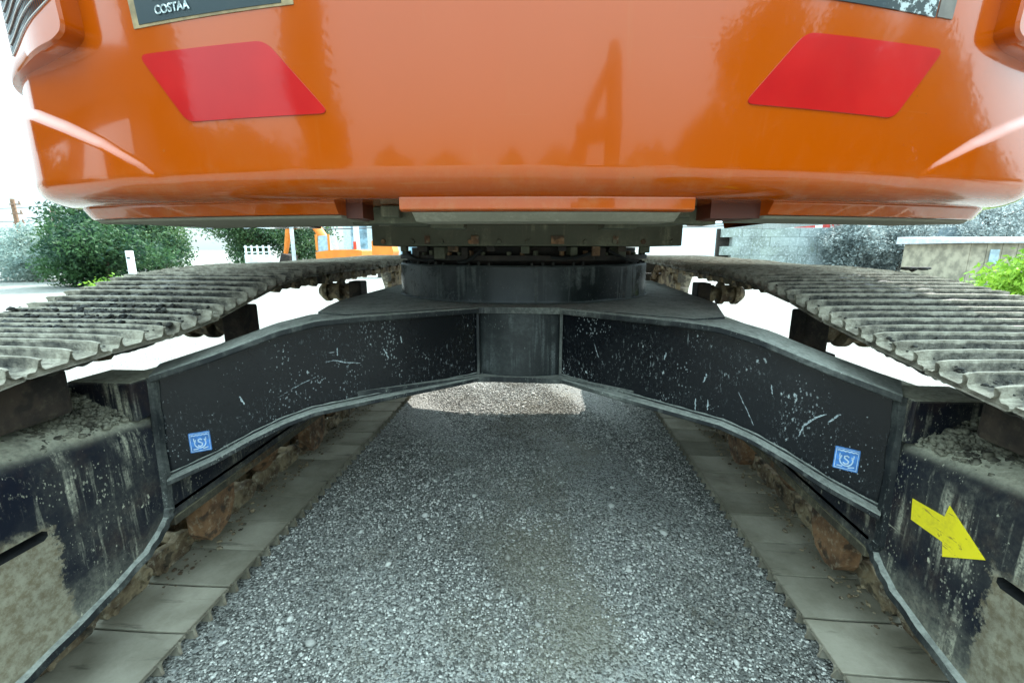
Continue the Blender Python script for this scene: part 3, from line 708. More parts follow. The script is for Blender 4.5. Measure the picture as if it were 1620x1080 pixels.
def track(g, xin):
    """g=-1 left / 1 right; xin = inner edge of the shoes"""
    xc = xin + g*.36; xf = xin + g*.10          # shoe centre line, inner face of the frame
    tr = empty('track', (xc-CX, 0.-CY, 0)); tr.parent = ex
    for (c, a) in track_path(g):
        topside = c[1] > .55
        o = bpy.data.objects.new('track_shoe', SH_T if topside else SH_B); COL.objects.link(o); o.parent = tr
        # travel direction is -y on top; outward normal = rotate
        o.rotation_euler = (a + math.pi, 0, 0); o.location = (0, c[0], c[1])
        j = (rng.random(4)-.5); o.location.z += .003*j[0]; o.rotation_euler.x += .012*j[1]; o.rotation_euler.y = .004*j[2]; o.location.x = .003*j[3]
        l = bpy.data.objects.new('chain_link', LK); COL.objects.link(l); l.parent = tr; l.rotation_euler = (a + math.pi, 0, 0); l.location = (0, c[0], c[1])
    # frame
    def ringY(y):
        zb = pl([(.5, .20), (.75, .225), (.95, .262), (1.10, .300), (1.16, .355), (4.2, .345)], y)
        zt_ = pl([(.5, .735), (.82, .735), (1.10, .70), (1.3, .68), (4.2, .68)], y); b = .0
        sh_ = [(0, zb), (0, zb+.1), (0, zt_-.09), (.002, zt_-.05), (.009, zt_-.02), (.022, zt_), (.045, zt_+.014), (.12, zt_+.04), (.19, zt_+.085), (.25, zt_+.085), (.36, zt_-.02), (.40, zt_-.1), (.40, zb), (.3, zb), (.1, zb)]
        wob = .004*math.sin(y*13)*0
        return [(xf+g*(u+wob), y, z) for u, z in sh_]
    ys = list(np.linspace(.5, 1.16, 30)) + [1.2, 1.6, 2.2, 3.0, 4.15]
    fr_ = profile_loft([ringY(y) for y in ys], 'track_frame', M_frame, ex)
    # oblong slot cut through the inner plate
    b = MB(); sl = [(.690, -.006), (.690, .006), (.700, .013), (.848, .013), (.858, .006), (.858, -.006), (.848, -.013), (.700, -.013)]
    b.prism(sl, lambda a, c: (xf-g*.03, a, H-.660+c-.02*(a-.8)), lambda a, c: (xf+g*.26, a, H-.660+c-.02*(a-.8)))
    cut = b.build('cut', M_black, ex); md = fr_.modifiers.new('b', 'BOOLEAN'); md.operation = 'DIFFERENCE'; md.object = cut; md.solver = 'EXACT'; md.material_mode = 'TRANSFER'  # black slot walls stand in for the shade inside the frame
    bpy.context.view_layer.update(); dg = bpy.context.evaluated_depsgraph_get(); nm = bpy.data.meshes.new_from_object(fr_.evaluated_get(dg))
    fr_.modifiers.clear(); fr_.data = nm; bpy.data.objects.remove(cut)
    e = fr_.modifiers.new('n', 'EDGE_SPLIT'); e.split_angle = R(32)
    # rounded rim strip of the end plate
    pth = [(1.195, -.372), (1.186, -.55), (1.178, -.79), (1.168, -.822), (1.135, -.852), (1.08, -.886), (.95, -.923), (.75, -.962), (.5, -.985)]
    pth = [(y-(.03 if g > 0 else 0)*(z > -.8), z) for y, z in pth]
    m = MB(); vs = []; fs = []
    PP = []
    for (y0, z0), (y1, z1) in zip(pth, pth[1:]): PP += [(lerp(y0, y1, t), lerp(z0, z1, t)) for t in np.linspace(0, 1, 8)[:-1]]
    for i, (y, z) in enumerate(PP):
        q = Vector((0, 0)) if i == 0 else None; a_, b_ = PP[max(i-1, 0)], PP[min(i+1, len(PP)-1)]; t = Vector((b_[0]-a_[0], b_[1]-a_[1])).normalized(); nn = Vector((-t.y, t.x))
        wv = .002*math.sin(i*1.3)
        for (u, o_) in ((-.014, .0), (-.010, .014+wv), (.010, .014+wv), (.014, .0), (.0, -.02)): vs.append((xf-g*o_, y+nn.x*u, H+z+nn.y*u))
        if i:
            for j in range(5): fs.append(((i-1)*5+j, i*5+j, i*5+(j+1) % 5, (i-1)*5+(j+1) % 5))
    m.add(vs, fs); m.build('frame_rim', M_frame2 if False else M_flange, fr_)
    # rusty lower lip
    m = MB(); m.prism([(.50, .188), (.75, .212), (.95, .250), (1.08, .288), (1.16, .338), (1.16, .352), (1.08, .302), (.95, .264), (.75, .226), (.5, .202)], lambda a, c: (xf-g*.004, a, c), lambda a, c: (xf+g*.07, a, c)); m.build('frame_lip', M_frame2, fr_)
    # leg end box standing on the frame
    m = MB(); m.box(*sorted((xf+g*.001, xf+g*.20)), 1.13, 1.27, .70, H-.372, .006); m.build('leg_end_box', M_frame, ex)
    m = MB(); m.box(*sorted((xf+g*.03, xf+g*.42)), .5, 1.0, .78, .90, .012); m.build('idler_guard', M_rust2, fr_)
    # lower rail angle
    m = MB(); m.box(*sorted((xf-g*.004, xf+g*.05)), 1.19, 4.1, .325, .352, .003); m.build('lower_rail', M_frame2, fr_)
    m = MB(); m.box(*sorted((xf+g*.0, xf+g*.03)), 1.19, 4.1, .375, .392, .003); m.build('lower_rail', M_flange, fr_)
    # track rollers
    ro = None
    for i in range(7):
        y = 1.56 + .36*i
        if ro is None:
            m = MB(); m.lathe((xc-g*.13, 0+y, .245), (g, 0, 0), [(0, .04), (.012, .045), (.03, .088), (.05, .112), (.062, .112), (.066, .088), (.12, .085), (.22, .085), (.274, .088), (.278, .112), (.29, .112), (.31, .088), (.33, .04)], 26)
            ro = m.build('track_roller', M_rust, ex); y00 = y
        else:
            c = ro.copy(); COL.objects.link(c); c.location = ro.location + Vector((0, y-y00, 0))
    # chain guides, D-shaped plates hanging from the frame
    for y in (1.37, 2.12, 2.9):
        prf = [(y-.01, .335), (y+.17, .335), (y+.16, .22), (y+.12, .150), (y+.06, .125), (y+.012, .130), (y-.006, .16)]
        m = MB(); m.prism(prf, lambda a, c: (xf+g*.055, a, c), lambda a, c: (xf+g*.12, a, c)); bevel(m.build('chain_guide', M_rust, ex), .006, 3)
    # carrier rollers with brackets
    for y in (1.66, 2.80):
        zc_ = H + pl([(1.6, -.280), (2.8, -.262)], y)-.0
        m = MB(); m.lathe((xc-g*.22, y, zc_), (g, 0, 0), [(0, .030), (.01, .052), (.06, .052), (.065, .035), (.085, .035), (.09, .066), (.115, .066), (.12, .052), (.17, .052), (.175, .066), (.20, .066), (.22, .05), (.24, .03)], 22)
        m.build('carrier_roller', M_chain, ex)
        m = MB(); m.box(*sorted((xc-g*.27, xc-g*.19)), y-.055, y+.055, zc_-.085, zc_+.065, .008); m.build('roller_bracket', M_rust2, ex)
        m = MB(); m.box(*sorted((xc-g*.255, xc-g*.15)), y-.045, y+.045, .66, zc_-.086, .006); m.build('roller_bracket', M_dark, ex)
    # idler and sprocket
    m = MB(); m.lathe((xc-g*.09, .66, .465), (g, 0, 0), [(0, .10), (.02, .12), (.025, .27), (.04, .31), (.045, .318), (.06, .318), (.062, .335), (.118, .335), (.12, .318), (.14, .318), (.155, .27), (.16, .12), (.18, .10)], 40); m.build('idler', M_chain, ex)
    m = MB(); m.lathe((xc-g*.03, 4.40, .57), (g, 0, 0), [(0, .38), (.01, .42), (.05, .42), (.06, .38)], 40)
    for i in range(21):
        a = 2*math.pi*i/21; q = Vector((0, math.cos(a), math.sin(a))); t = Vector((0, -math.sin(a), math.cos(a))); c = Vector((xc-g*.02, 4.40, .57))
        m.prism([(.41, -.035), (.47, -.014), (.47, .014), (.41, .035)], lambda a_, b_: c+q*a_+t*b_, lambda a_, b_: c+q*a_+t*b_+Vector((g*.04, 0, 0)))
    m.build('sprocket', M_chain, ex)
    m = MB(); m.lathe((xc-g*.16, 4.40, .57), (g, 0, 0), [(0, .2), (.02, .22), (.12, .22), (.14, .38)], 32); m.build('travel_motor', M_dark, ex)
    return xc, xf
XCL, XFL = track(-1, -1.07); XCR, XFR = track(1, .835)

# yellow direction arrow on the right frame, with torn creases
ar = [(1.079, -.612), (.990, -.605), (.984, -.573), (.886, -.638), (.975, -.698), (.982, -.665), (1.072, -.666)]
m = MB(); m.prism(ar, lambda y, z: (XFR-.0005, y, H+z), lambda y, z: (XFR-.0020, y, H+z))
n = NT('yellow_film'); v = n.tc.outputs['Object']; f1 = n.noise(v, 38, 6, .75); f2 = n.noise(n.map(v, (1, 8, 60), (.6, 0, 0)), 1.2, 4, .6)
f1 = n.math('MAXIMUM', n.math('MAXIMUM', n.ramp(f1, .60, .65), n.ramp(f2, .62, .66)), n.ramp(n.noise(v, 12, 7, .8), .45, .75, 0, .45))
n.p(Base_Color=n.mix(n.math('MULTIPLY', f1, .75), (.98, .80, .02), (.30, .17, .05)), Roughness=.4, Coat_Weight=.3)
m.build('direction_arrow', n.m, ex, 'yellow arrow decal on the muddy right track frame')

# ---- dried mud, crumbs
def crumbs(name, n, fx, size, mat, parent, flatz=.6):
    P = np.array([fx() for _ in range(n)]); o0 = np.array(origin(parent)) if parent else 0
    o = scatter(name, P - o0, size(n), mat, flatz, .35, None, True)
    if parent: o.parent = parent
    return o
TOPL = [(.66, -.272), (1.0, -.252), (1.2, -.246), (1.36, -.228), (1.49, -.203), (1.6, -.172), (1.75, -.140), (2.0, -.122), (2.3, -.112), (2.8, -.118), (3.3, -.108), (4.4, -.09)]
from mathutils import noise as mn
def packed_mud(g, xc, low):
    ys = np.arange(.74, 3.4, .011); xs = np.arange(-.34, .341, .012); vs = []
    for y in ys:
        for x in xs:
            p = Vector((x*1.0+g*5, y, 0)); big = mn.noise(p*3.1)*.5+.5; f = mn.fractal(p*26, .9, 2.1, 5); f2 = abs(mn.noise(p*70))
            edge = sstep((.30-abs(x))/.16); h = -.005 + edge*(.010 + .019*big) + .009*f + .004*f2
            if low: h -= .010*sstep((1.5-y)/.4)
            z = H + pl(TOPL if g < 0 else TOPR, y) + .012 + min(h, .034)
            vs.append((xc+x, y, z - (.012 if edge < .05 else 0)))
    n = len(xs); m = MB(); m.add(vs, [(j*n+i, j*n+i+1, (j+1)*n+i+1, (j+1)*n+i) for j in range(len(ys)-1) for i in range(n-1)], False)
    o = m.build('packed_mud', M_pack, ex, fix=False); o['kind'] = 'stuff'
TOPR = [(.66, -.30), (1.0, -.262), (1.29, -.225), (1.47, -.197), (1.6, -.168), (1.9, -.135), (2.3, -.118), (2.8, -.122), (3.3, -.108), (4.4, -.09)]
n = NT('packed_track_mud'); v = n.geo.outputs['Position']; f1 = n.noise(v, 70, 8, .8); f2 = n.noise(v, 6, 5, .6)
c = n.mix(n.ramp(f1, .40, .60), (.008, .0075, .006), (.20, .185, .15)); c = n.mix(n.ramp(f2, .45, .68, 0, .6), c, (.030, .024, .017))
c = n.mix(n.ramp(n.sep(v)[1], .8, 1.4, .45, 0), c, (.26, .24, .19))
n.p(Base_Color=c, Roughness=n.ramp(f1, .3, .7, .25, .9)); n.bump(f1, 1., .01); M_pack = n.m
packed_mud(-1, XCL, True); packed_mud(1, XCR, True)
def topz(y): return H + pl([(.66, -.30), (1.0, -.262), (1.29, -.225), (1.47, -.197), (1.6, -.168), (1.9, -.135), (2.3, -.118), (4.4, -.10)], y)
def on_track(xc, y0, y1, sp=.13, b=0):
    def f():
        x = xc + b + sp*rng.standard_normal(); x = min(xc+.33, max(xc-.33, x)); y = y0+(y1-y0)*rng.random(); return (x, y, topz(y)+.013+.014*rng.random())
    return f
o = crumbs('mud_crumbs', 9000, on_track(XCL, .8, 3.0), lambda k: .003+.009*rng.random(k)**2, M_mudd, ex); o['kind'] = 'stuff'
o = crumbs('mud_crumbs', 7000, on_track(XCR, .8, 3.0, .18), lambda k: .0025+.007*rng.random(k)**2, M_mudd, ex); o['kind'] = 'stuff'
for g, xf in ((-1, XFL), (1, XFR)):
    def shelf():
        u = .02+.20*rng.random()**.8; y = .6+.55*rng.random(); return (xf+g*u, y, .735+pl([(0, -.035), (.045, -.012), (.12, .02), (.19, .06), (.25, .065)], u)+.012*rng.random()-.03*max(0, (y-.85)))
    o = crumbs('dried_mud', 7000, shelf, lambda k: .0015+.009*rng.random(k)**5, M_mud, ex, .8); o['kind'] = 'stuff'
    def lowedge():
        y = 1.2+2.2*rng.random(); return (xf+g*(.07+.12*rng.random()), y, .045+.04*rng.random()**3)
    o = crumbs('dried_mud', 420, lowedge, lambda k: .0025+.008*rng.random(k)**3, M_chain, ex, .5); o['kind'] = 'stuff'
# clod on the far right shoes
cl_ = scatter('mud_clod', np.array([(1.47+.03*i-XCR*0, 1.93+.01*(i % 2), topz(1.93)+.055+.006*rng.random()) for i in range(4)]) - np.array((1.5, 1.93, 1.1)), np.array([.020, .024, .020, .012]), M_mudd, .55, .35)
cl_.location = (1.5, 1.93, 1.1); tag(cl_, 'dark clod of mud lying on the far end of the right track', 'mud clod')

# ------------------------------------------------------------------ background
def leaves(name, blobs, n, size, mat, parent, gap=.0):
    """blobs: (centre, radii); many small leaf faces gathered in tufts"""
    w_ = np.array([b[1][0]*b[1][1]*b[1][2] for b in blobs])**.67; w_ /= w_.sum(); ids = rng.choice(len(blobs), n, p=w_)
    C_ = np.array([b[0] for b in blobs])[ids]; RR = np.array([b[1] for b in blobs])[ids]
    nt_ = max(8, n//14); tid = rng.integers(0, nt_, n)
    dirs = rng.standard_normal((nt_, 3)); dirs /= np.linalg.norm(dirs, axis=1)[:, None]; rad = .45+.6*rng.random(nt_)**.6
    P = C_ + RR*(dirs[tid]*rad[tid][:, None]) + rng.standard_normal((n, 3))*size*2.0
    a = rng.standard_normal((n, 3)); a /= np.linalg.norm(a, axis=1)[:, None]; b = np.cross(a, rng.standard_normal((n, 3))); b /= np.linalg.norm(b, axis=1)[:, None]
    s_ = (size*(.6+.8*rng.random(n)))[:, None]
    V = np.stack([P-a*s_, P+b*s_*.5, P+a*s_, P-b*s_*.5], 1) - np.array(origin(parent))
    me = bpy.data.meshes.new(name); me.vertices.add(4*n); me.vertices.foreach_set('co', V.reshape(-1)); me.loops.add(4*n); me.loops.foreach_set('vertex_index', np.arange(4*n, dtype=np.int32))
    me.polygons.add(n); me.polygons.foreach_set('loop_start', np.arange(n, dtype=np.int32)*4); me.update(calc_edges=True)
    return link(name, me, mat, parent)
M_bark = flat('bark', (.09, .07, .05), .9, var=.4, sc_=12, bump=.5)
def tree(loc, h, wdt, mat, n, size, label, group=None, lo=.15, blobs=9):
    t = empty('tree', loc, label, 'tree', group); x, y, z = loc
    bl = []
    for i in range(blobs):
        f = i/(blobs-1); zz = h*(lo+(.92-lo)*f); r_ = wdt*.5*math.sin(math.pi*(.22+.72*f))
        a = rng.random()*6.28; bl.append(((x+math.cos(a)*r_*.55, y+math.sin(a)*r_*.55, zz), (r_*.62+.1, r_*.62+.1, h*.13+.05)))
    bl.append(((x, y, h*.55), (wdt*.36, wdt*.36, h*.34)))
    leaves('crown', bl, n, size, mat, t)
    m = MB(); m.tube([(x, y, 0), (x+.05*wdt, y, h*.35), (x-.02*wdt, y, h*.75)], [h*.028, h*.02, h*.008], 7)
    for k in range(5):
        a = k*1.3; z0 = h*(.3+.08*k); m.tube([(x, y, z0), (x+math.cos(a)*wdt*.3, y+math.sin(a)*wdt*.3, z0+h*.15)], [h*.012, h*.004], 5)
    m.build('trunk', M_bark, t); return t
Lf1 = leaf_mat('dark_bluish_leaves', (.018, .050, .034), (.06, .13, .045)); Lf2 = leaf_mat('mid_green_leaves', (.035, .085, .045), (.11, .19, .07))
Lf3 = leaf_mat('hazed_leaves', (.22, .30, .28), (.38, .46, .40)); Lf4 = leaf_mat('lime_leaves', (.10, .22, .02), (.28, .46, .05))  # haze over the far left shrubs is put into their pale leaf colour
Lf5 = leaf_mat('grey_twigs', (.12, .15, .15), (.40, .45, .44), 3.)
# left side
tree((-14.7, 14.0, 0), 2.5, 3.3, Lf1, 16000, .06, 'low dark bushy tree left of the white marker post, touching the track in view', lo=.08)
tree((-17.4, 17.0, 0), 3.9, 3.6, Lf1, 15000, .07, 'tall dark green tree rising behind the low bushy one', lo=.1)
tree((-16.6, 18.5, 0), 3.2, 3.2, Lf2, 15000, .06, 'sunlit lighter green tree just right of the dark trees', lo=.1)
tree((-16.9, 24.5, 0), 4.6, 3.6, Lf2, 14000, .075, 'green tree behind the small white railing', lo=.12)
tree((-14.8, 26.0, 0), 4.4, 4.4, Lf2, 14000, .075, 'green tree behind the grey lamp pole and orange machine', lo=.12)
tree((-23.4, 17.0, 0), 2.6, 4.0, Lf3, 9000, .07, 'pale shrubby tree with painted-in haze at the far left edge', lo=.05)
tree((-20.4, 16.5, 0), 2.1, 2.6, Lf3, 8000, .06, 'grey-green shrub paled by painted-in haze between the dark trees and the left edge', lo=.05)
# utility poles with cross arms, and wires
M_pole = flat('rusty_brown_pole', (.22, .13, .08), .8, var=.3); M_ins = flat('brown_insulator', (.20, .11, .07), .5)
for i, (x, y, h, lab) in enumerate(((-30.0, 24.0, 4.0, 'leftmost brown utility pole with three short cross arms above the shrubs'), (-29.5, 25.6, 3.75, 'slimmer brown utility pole to the right of the leftmost one'))):
    t = empty('utility_pole', (x, y, 0), lab, 'utility pole', 'brown utility poles at the left')
    m = MB(); m.cyl((x, y, 0), (0, 0, 1), .13, .10, h, 10); m.build('pole', M_pole, t)
    for k in range(3):
        z = h-.35-k*.5; m = MB(); m.box(x-.05, x+.62, y-.16, y-.10, z, z+.07); m.cyl((x+.55, y-.13, z+.07), (0, 0, 1), .04, .03, .15, 6); m.build('cross_arm', M_ins, t)
M_wire = flat('dark_wire', (.05, .05, .055), .6)
for i, (z0, z1, y, lab) in enumerate(((3.75, 4.0, 24.2, 'topmost thin overhead wire left of the counterweight'), (3.05, 3.3, 24.5, 'middle overhead wire passing the brown poles'), (2.55, 2.75, 25., 'lowest dark overhead wire crossing in front of the trees'))):
    m = MB(); m.tube([(x, y, lerp(z0, z1, (x+44)/60)-.35*math.sin(math.pi*((x+44) % 20)/20)) for x in np.linspace(-44, 16, 61)], .016 if i < 2 else .03, 4)
    o = m.build('overhead_wire', M_wire, base=(0, y, 0)); tag(o, lab, 'wire', 'overhead wires on the left')
# hanging signs on a wire
for x, lab in ((-13.85, 'left small black and white sign plate hanging under the counterweight edge'), (-12.25, 'right small black and white sign plate hanging under the counterweight edge')):
    t = empty('hanging_sign', (x, 18.0, 2.0), lab, 'sign', 'small hanging sign plates')
    m = MB(); m.box(x-.14, x+.14, 17.98, 18.02, 2.02, 2.34); m.build('plate', flat('sign_black', (.03, .03, .03), .6), t)
    m = MB()
    for (a, b, c, d) in ((-.12, -.09, 2.04, 2.32), (.09, .12, 2.04, 2.32), (-.12, .12, 2.30, 2.32), (-.12, .12, 2.04, 2.06), (-.05, .06, 2.20, 2.24), (-.04, .04, 2.10, 2.14), (.0, .05, 2.25, 2.28)): m.box(x+a, x+b, 17.965, 17.979, c, d)
    m.build('sign_print', M_white, t)
m = MB(); m.tube([(x, 18.0, 2.36+.02*(x+13)**2*.1) for x in np.linspace(-22, -7, 16)], .012, 4); o = m.build('overhead_wire', M_wire, base=(0, 18, 0)); tag(o, 'thin wire that carries the two small hanging sign plates', 'wire')
# white marker post
t = empty('marker_post', (-8.1, 8.3, 0), 'white marker post with a small grey mark beside the dark trees', 'marker post')
m = MB(); m.box(-8.16, -8.03, 8.24, 8.30, 0, 1.17, .01); m.build('post', flat('white_plastic', (.75, .78, .8), .5), t)
m = MB(); m.box(-8.13, -8.07, 8.232, 8.239, 1.02, 1.045); m.build('mark', M_black, t)
# small white railing
t = empty('white_railing', (-12.6, 19.5, 0), 'small white metal railing in front of the green tree', 'railing'); M_wr = flat('white_rail_paint', (.72, .78, .8), .5)
for x in np.linspace(-13.45, -12.35, 5):
    m = MB(); m.box(x-.03, x+.03, 19.47, 19.53, 0, 1.38); m.build('post', M_wr, t)
for z in (1.28, 1.06):
    m = MB(); m.box(-13.5, -12.2, 19.45, 19.469, z, z+.05); m.build('rail', M_wr, t)
m = MB(); m.box(-13.5, -12.2, 19.44, 19.465, .3, .98); m.build('panel', M_wr, t)
# lamp pole and second white pole
M_gp = flat('grey_galvanised_pole', (.50, .56, .58), .5)
for x, y, r_, lab in ((-12.65, 22, .10, 'light grey lamp pole left of the orange machine'), (-9.75, 23, .16, 'wider pale pole standing behind the orange machine')):
    t = empty('lamp_pole', (x, y, 0), lab, 'lamp pole', 'pale lamp poles'); m = MB(); m.cyl((x, y, 0), (0, 0, 1), r_, r_*.8, 6, 12); m.build('pole', M_gp, t)
    m = MB(); m.tube([(x, y, 5.95), (x, y-.4, 6.3), (x, y-1.3, 6.35)], .04, 6); m.box(x-.12, x+.12, y-1.8, y-1.3, 6.3, 6.4); m.build('lamp_head', M_gp, t)

# far orange machine (a second excavator without its details)
M_or2 = flat('far_orange_paint', (.72, .20, .02), .5, var=.08, sc_=3); M_glass = flat('pale_glass', (.35, .45, .50), .15); M_redp = flat('red_paint', (.40, .05, .02), .6)
def far_machine(x0, y, label, s_=1.0):
    t = empty('excavator', (x0, y, 0), label, 'excavator')
    X = lambda a: x0+a*s_
    for sy in (-.9, .9):
        m = MB(); m.prism(roundpoly([(-1.7, .05), (1.7, .05), (1.85, .45), (1.6, .8), (-1.6, .8), (-1.85, .45)], .2, 4), lambda a, b: (X(a), y+sy-.25, b*s_), lambda a, b: (X(a), y+sy+.25, b*s_)); m.build('track', M_dark, t)
    m = MB(); m.prism([(-1.6, .85), (1.5, .85), (1.55, 1.55), (.9, 1.62), (-.4, 1.60), (-1.6, 1.45)], lambda a, b: (X(a), y-1.0, b*s_), lambda a, b: (X(a), y+1.0, b*s_)); bevel(m.build('body', M_or2, t), .04)
    m = MB(); m.prism([(-1.55, 1.462), (-.6, 1.59), (-.7, 2.55), (-1.35, 2.5)], lambda a, b: (X(a), y-.95, b*s_), lambda a, b: (X(a), y-.05, b*s_)); m.build('cab', M_glass, t)
    for a in (-1.50, -.66):
        m = MB(); m.box(X(a)-.05, X(a)+.05, y-1.0, y-.951, 1.55*s_, 2.6*s_); m.build('cab_pillar', M_or2, t)
    m = MB(); m.tube([(X(-1.2), y+.5, 1.3*s_), (X(-2.6), y+.5, 3.4*s_), (X(-4.4), y+.5, 3.2*s_)], [.22, .26, .15], 8); m.tube([(X(-4.4), y+.5, 3.3*s_), (X(-4.9), y+.5, 1.2*s_)], [.18, .1], 8); m.build('boom', M_or2, t)
    m = MB(); m.prism([(-5.2, .4), (-4.4, .3), (-4.3, 1.2), (-4.9, 1.35)], lambda a, b: (X(a), y+.1, b*s_), lambda a, b: (X(a), y+.9, b*s_)); m.build('bucket', M_dark, t)
    m = MB(); m.cyl((X(.7), y-.3, 1.6*s_), (0, 0, 1), .08, .08, .55*s_, 8); m.build('exhaust', M_redp, t)
    return t
far_machine(-10.0, 22.4, 'far orange excavator parked in front of trees, in the gap left of the swing ring', .74)
# orange bucket-like tank to its right, blue-grey shed behind
t = empty('orange_tank', (-7.1, 19.5, 0), 'small bright orange tank beside the far excavator', 'tank')
m = MB(); m.prism(roundpoly([(-7.45, .75), (-6.62, .75), (-6.50, 1.1), (-6.62, 1.50), (-7.45, 1.58)], .06, 4), lambda a, b: (a, 19.1, b), lambda a, b: (a, 19.9, b)); m.build('body', M_or2, t)
m = MB(); m.box(-7.3, -7.2, 19.2, 19.8, 0, .75); m.box(-6.85, -6.75, 19.2, 19.8, 0, .75); m.build('stand', M_dark, t)
M_shed = flat('blue_grey_sheet', (.20, .30, .36), .6, var=.5, sc_=1.5)
t = empty('shed', (-9.5, 33, 0), 'pale blue sheet-metal shed far behind the orange excavator', 'shed')
for k in range(14):
    x = -15 + k*.62; m = MB(); m.box(x, x+.57, 33, 33.08, 0, 4.4); m.build('wall_panel', M_shed if k % 3 else M_gp, t)
m = MB(); m.prism([(32.8, 4.4), (37.2, 4.4), (37.2, 4.6), (35, 5.6), (32.8, 4.6)], lambda a, b: (-15.3, a, b), lambda a, b: (-6.0, a, b)); m.build('roof', M_gp, t)

# right side: pale building, concrete block retaining wall with weeds, barrier, shrubs
M_conc = dusty('stained_concrete', (.13, .165, .18), (.46, .50, .50), speck=1., streak=.9, cloud=.7, scratch=.3, top=.2, rough=.9, seed=1.)
M_conc2 = dusty('pale_concrete', (.25, .28, .26), (.09, .11, .08), speck=.7, streak=1., cloud=.9, scratch=.5, top=.2, rough=.9, seed=6.)
t = empty('warehouse', (8.0, 34, 0), 'plain white warehouse wall right of the swing ring', 'warehouse')
m = MB(); m.box(9.6, 14.2, 34, 44, 0, 3.1); m.build('wall', flat('white_render', (.74, .80, .84), .7, var=.03), t)
m = MB(); m.prism([(33.7, 3.1), (44.3, 3.1), (39, 4.2)], lambda a, b: (9.4, a, b), lambda a, b: (14.4, a, b)); m.build('roof', M_gp, t)
t = empty('retaining_wall', (14, 24, 0), 'stained concrete block retaining wall right of the ring, with moss patches', 'retaining wall')
n = NT('mottled_block'); v = n.geo.outputs['Position']; a = n.noise(v, 1.1, 6, .7); b = n.noise(v, 9, 6, .75); d = n.noise(n.map(v, (5, 1, .5)), 1., 5, .7)
xr = n.ramp(n.sep(v)[0], 11., 15.5)                                     # the wall is paler and greener at its left end, bluish and darker to the right
c = n.mix(xr, (.30, .34, .30), (.16, .21, .24)); c = n.mix(n.ramp(n.rnd(), 0, 1, 0, .45), c, (.40, .45, .46))
c = n.mix(n.ramp(a, .4, .65, 0, .6), c, (.13, .15, .14)); c = n.mix(n.ramp(b, .52, .60, 0, .75), c, (.48, .53, .54)); c = n.mix(n.ramp(b, .40, .30, 0, .8), c, (.04, .05, .05))
c = n.mix(n.ramp(d, .58, .70, 0, .7), c, (.12, .14, .07)); n.p(Base_Color=c, Roughness=.9); n.bump(b, .8, .03); M_blk = n.m
mm = MB(); mm.box(0, .93, 0, .4, 0, .448, .006); me = mesh('block', mm.v, mm.f); me.materials.append(M_blk)
for r_ in range(5):
    for k in range(13):
        o = bpy.data.objects.new('block', me); COL.objects.link(o); o.parent = t; o.location = (9.15 + k*.94 + (.47 if r_ % 2 else 0) - 14, .03*rng.random(), r_*.455)
m = MB(); m.box(9.0, 21.6, 24.41, 24.6, 0, 2.26); m.build('backing', M_dark, t)
# red and white barrier on the wall
t = empty('safety_barrier', (12, 24.2, 2.36), 'red and white striped safety barrier standing on the retaining wall', 'barrier')
M_rb = flat('red_barrier', (.50, .06, .05), .5, var=.2); M_wb = flat('white_barrier', (.8, .82, .82), .5)
for k in range(16):
    m = MB(); m.box(9.6+k*.34, 9.6+k*.34+.335, 24.15, 24.22, 2.28, 2.48+.02*(k % 3)); m.build('board', M_rb if k % 4 else M_wb, t)
for k in range(7):
    m = MB(); m.box(9.7+k*.85, 9.76+k*.85, 24.221, 24.26, 2.2, 2.66); m.build('post', M_wb, t)
# rocky slope with bare shrubs to the right
def slope():
    m = MB(); xs = np.linspace(13.5, 60, 60); ys = np.linspace(26, 60, 22); vs = []
    for y in ys:
        for x in xs: vs.append((x, y, -.2+ (y-26)*.25*sstep((x-13.5)/8) + 1.9*sstep((y-26)/3)*sstep((x-14)/5) + .4*(rng.random()-.5)))
    n_ = len(xs); m.add(vs, [(j*n_+i, j*n_+i+1, (j+1)*n_+i+1, (j+1)*n_+i) for j in range(len(ys)-1) for i in range(n_-1)]); o = m.build('hillside', M_conc, fix=False); tag(o, kind='structure')
slope()
for i, (x, y, h, wd, mt, lab) in enumerate(((15.0, 23.2, 2.9, 2.4, Lf5, 'grey twiggy shrub in front of the middle of the retaining wall'), (17.3, 23.3, 3.2, 3.2, Lf5, 'grey twiggy shrub in front of the right half of the wall'), (21.8, 24.2, 4.0, 4.2, Lf5, 'larger grey twiggy shrub above the low shed roof'), (26.0, 26.0, 5.2, 6.0, Lf5, 'tall grey-blue tree at the far right edge'))):
    tree((x, y, 0), h, wd, mt, 9000, .065, lab, 'grey twiggy shrubs by the wall', lo=.2)
# low weathered shed with pale roof
t = empty('low_shed', (17.0, 17.0, 0), 'low beige shed with a pale sloping roof at the right edge', 'shed')
M_bg = flat('beige_boards', (.30, .26, .19), .8, var=.3, sc_=3); M_rf = flat('pale_roof_sheet', (.50, .50, .54), .5, var=.15)
for k in range(12):
    m = MB(); m.box(15.0+k*.5, 15.0+k*.5+.48, 17, 17.05, 0, 1.42); m.build('board', M_bg, t)
m = MB(); m.prism([(16.8, 1.42), (20.2, 1.42), (20.2, 1.70), (16.8, 1.50)], lambda a, b: (14.8, a, b), lambda a, b: (22, a, b)); m.build('roof', M_rf, t)
m = MB(); m.box(14.99, 21.01, 17.06, 20, 0, 1.40); m.build('walls', M_bg, t)
for k in (0, 1):
    m = MB(); m.box(15.6+k*1.2, 15.9+k*1.2, 16.97, 16.995, .7, 1.2); m.build('window', M_glass, t)
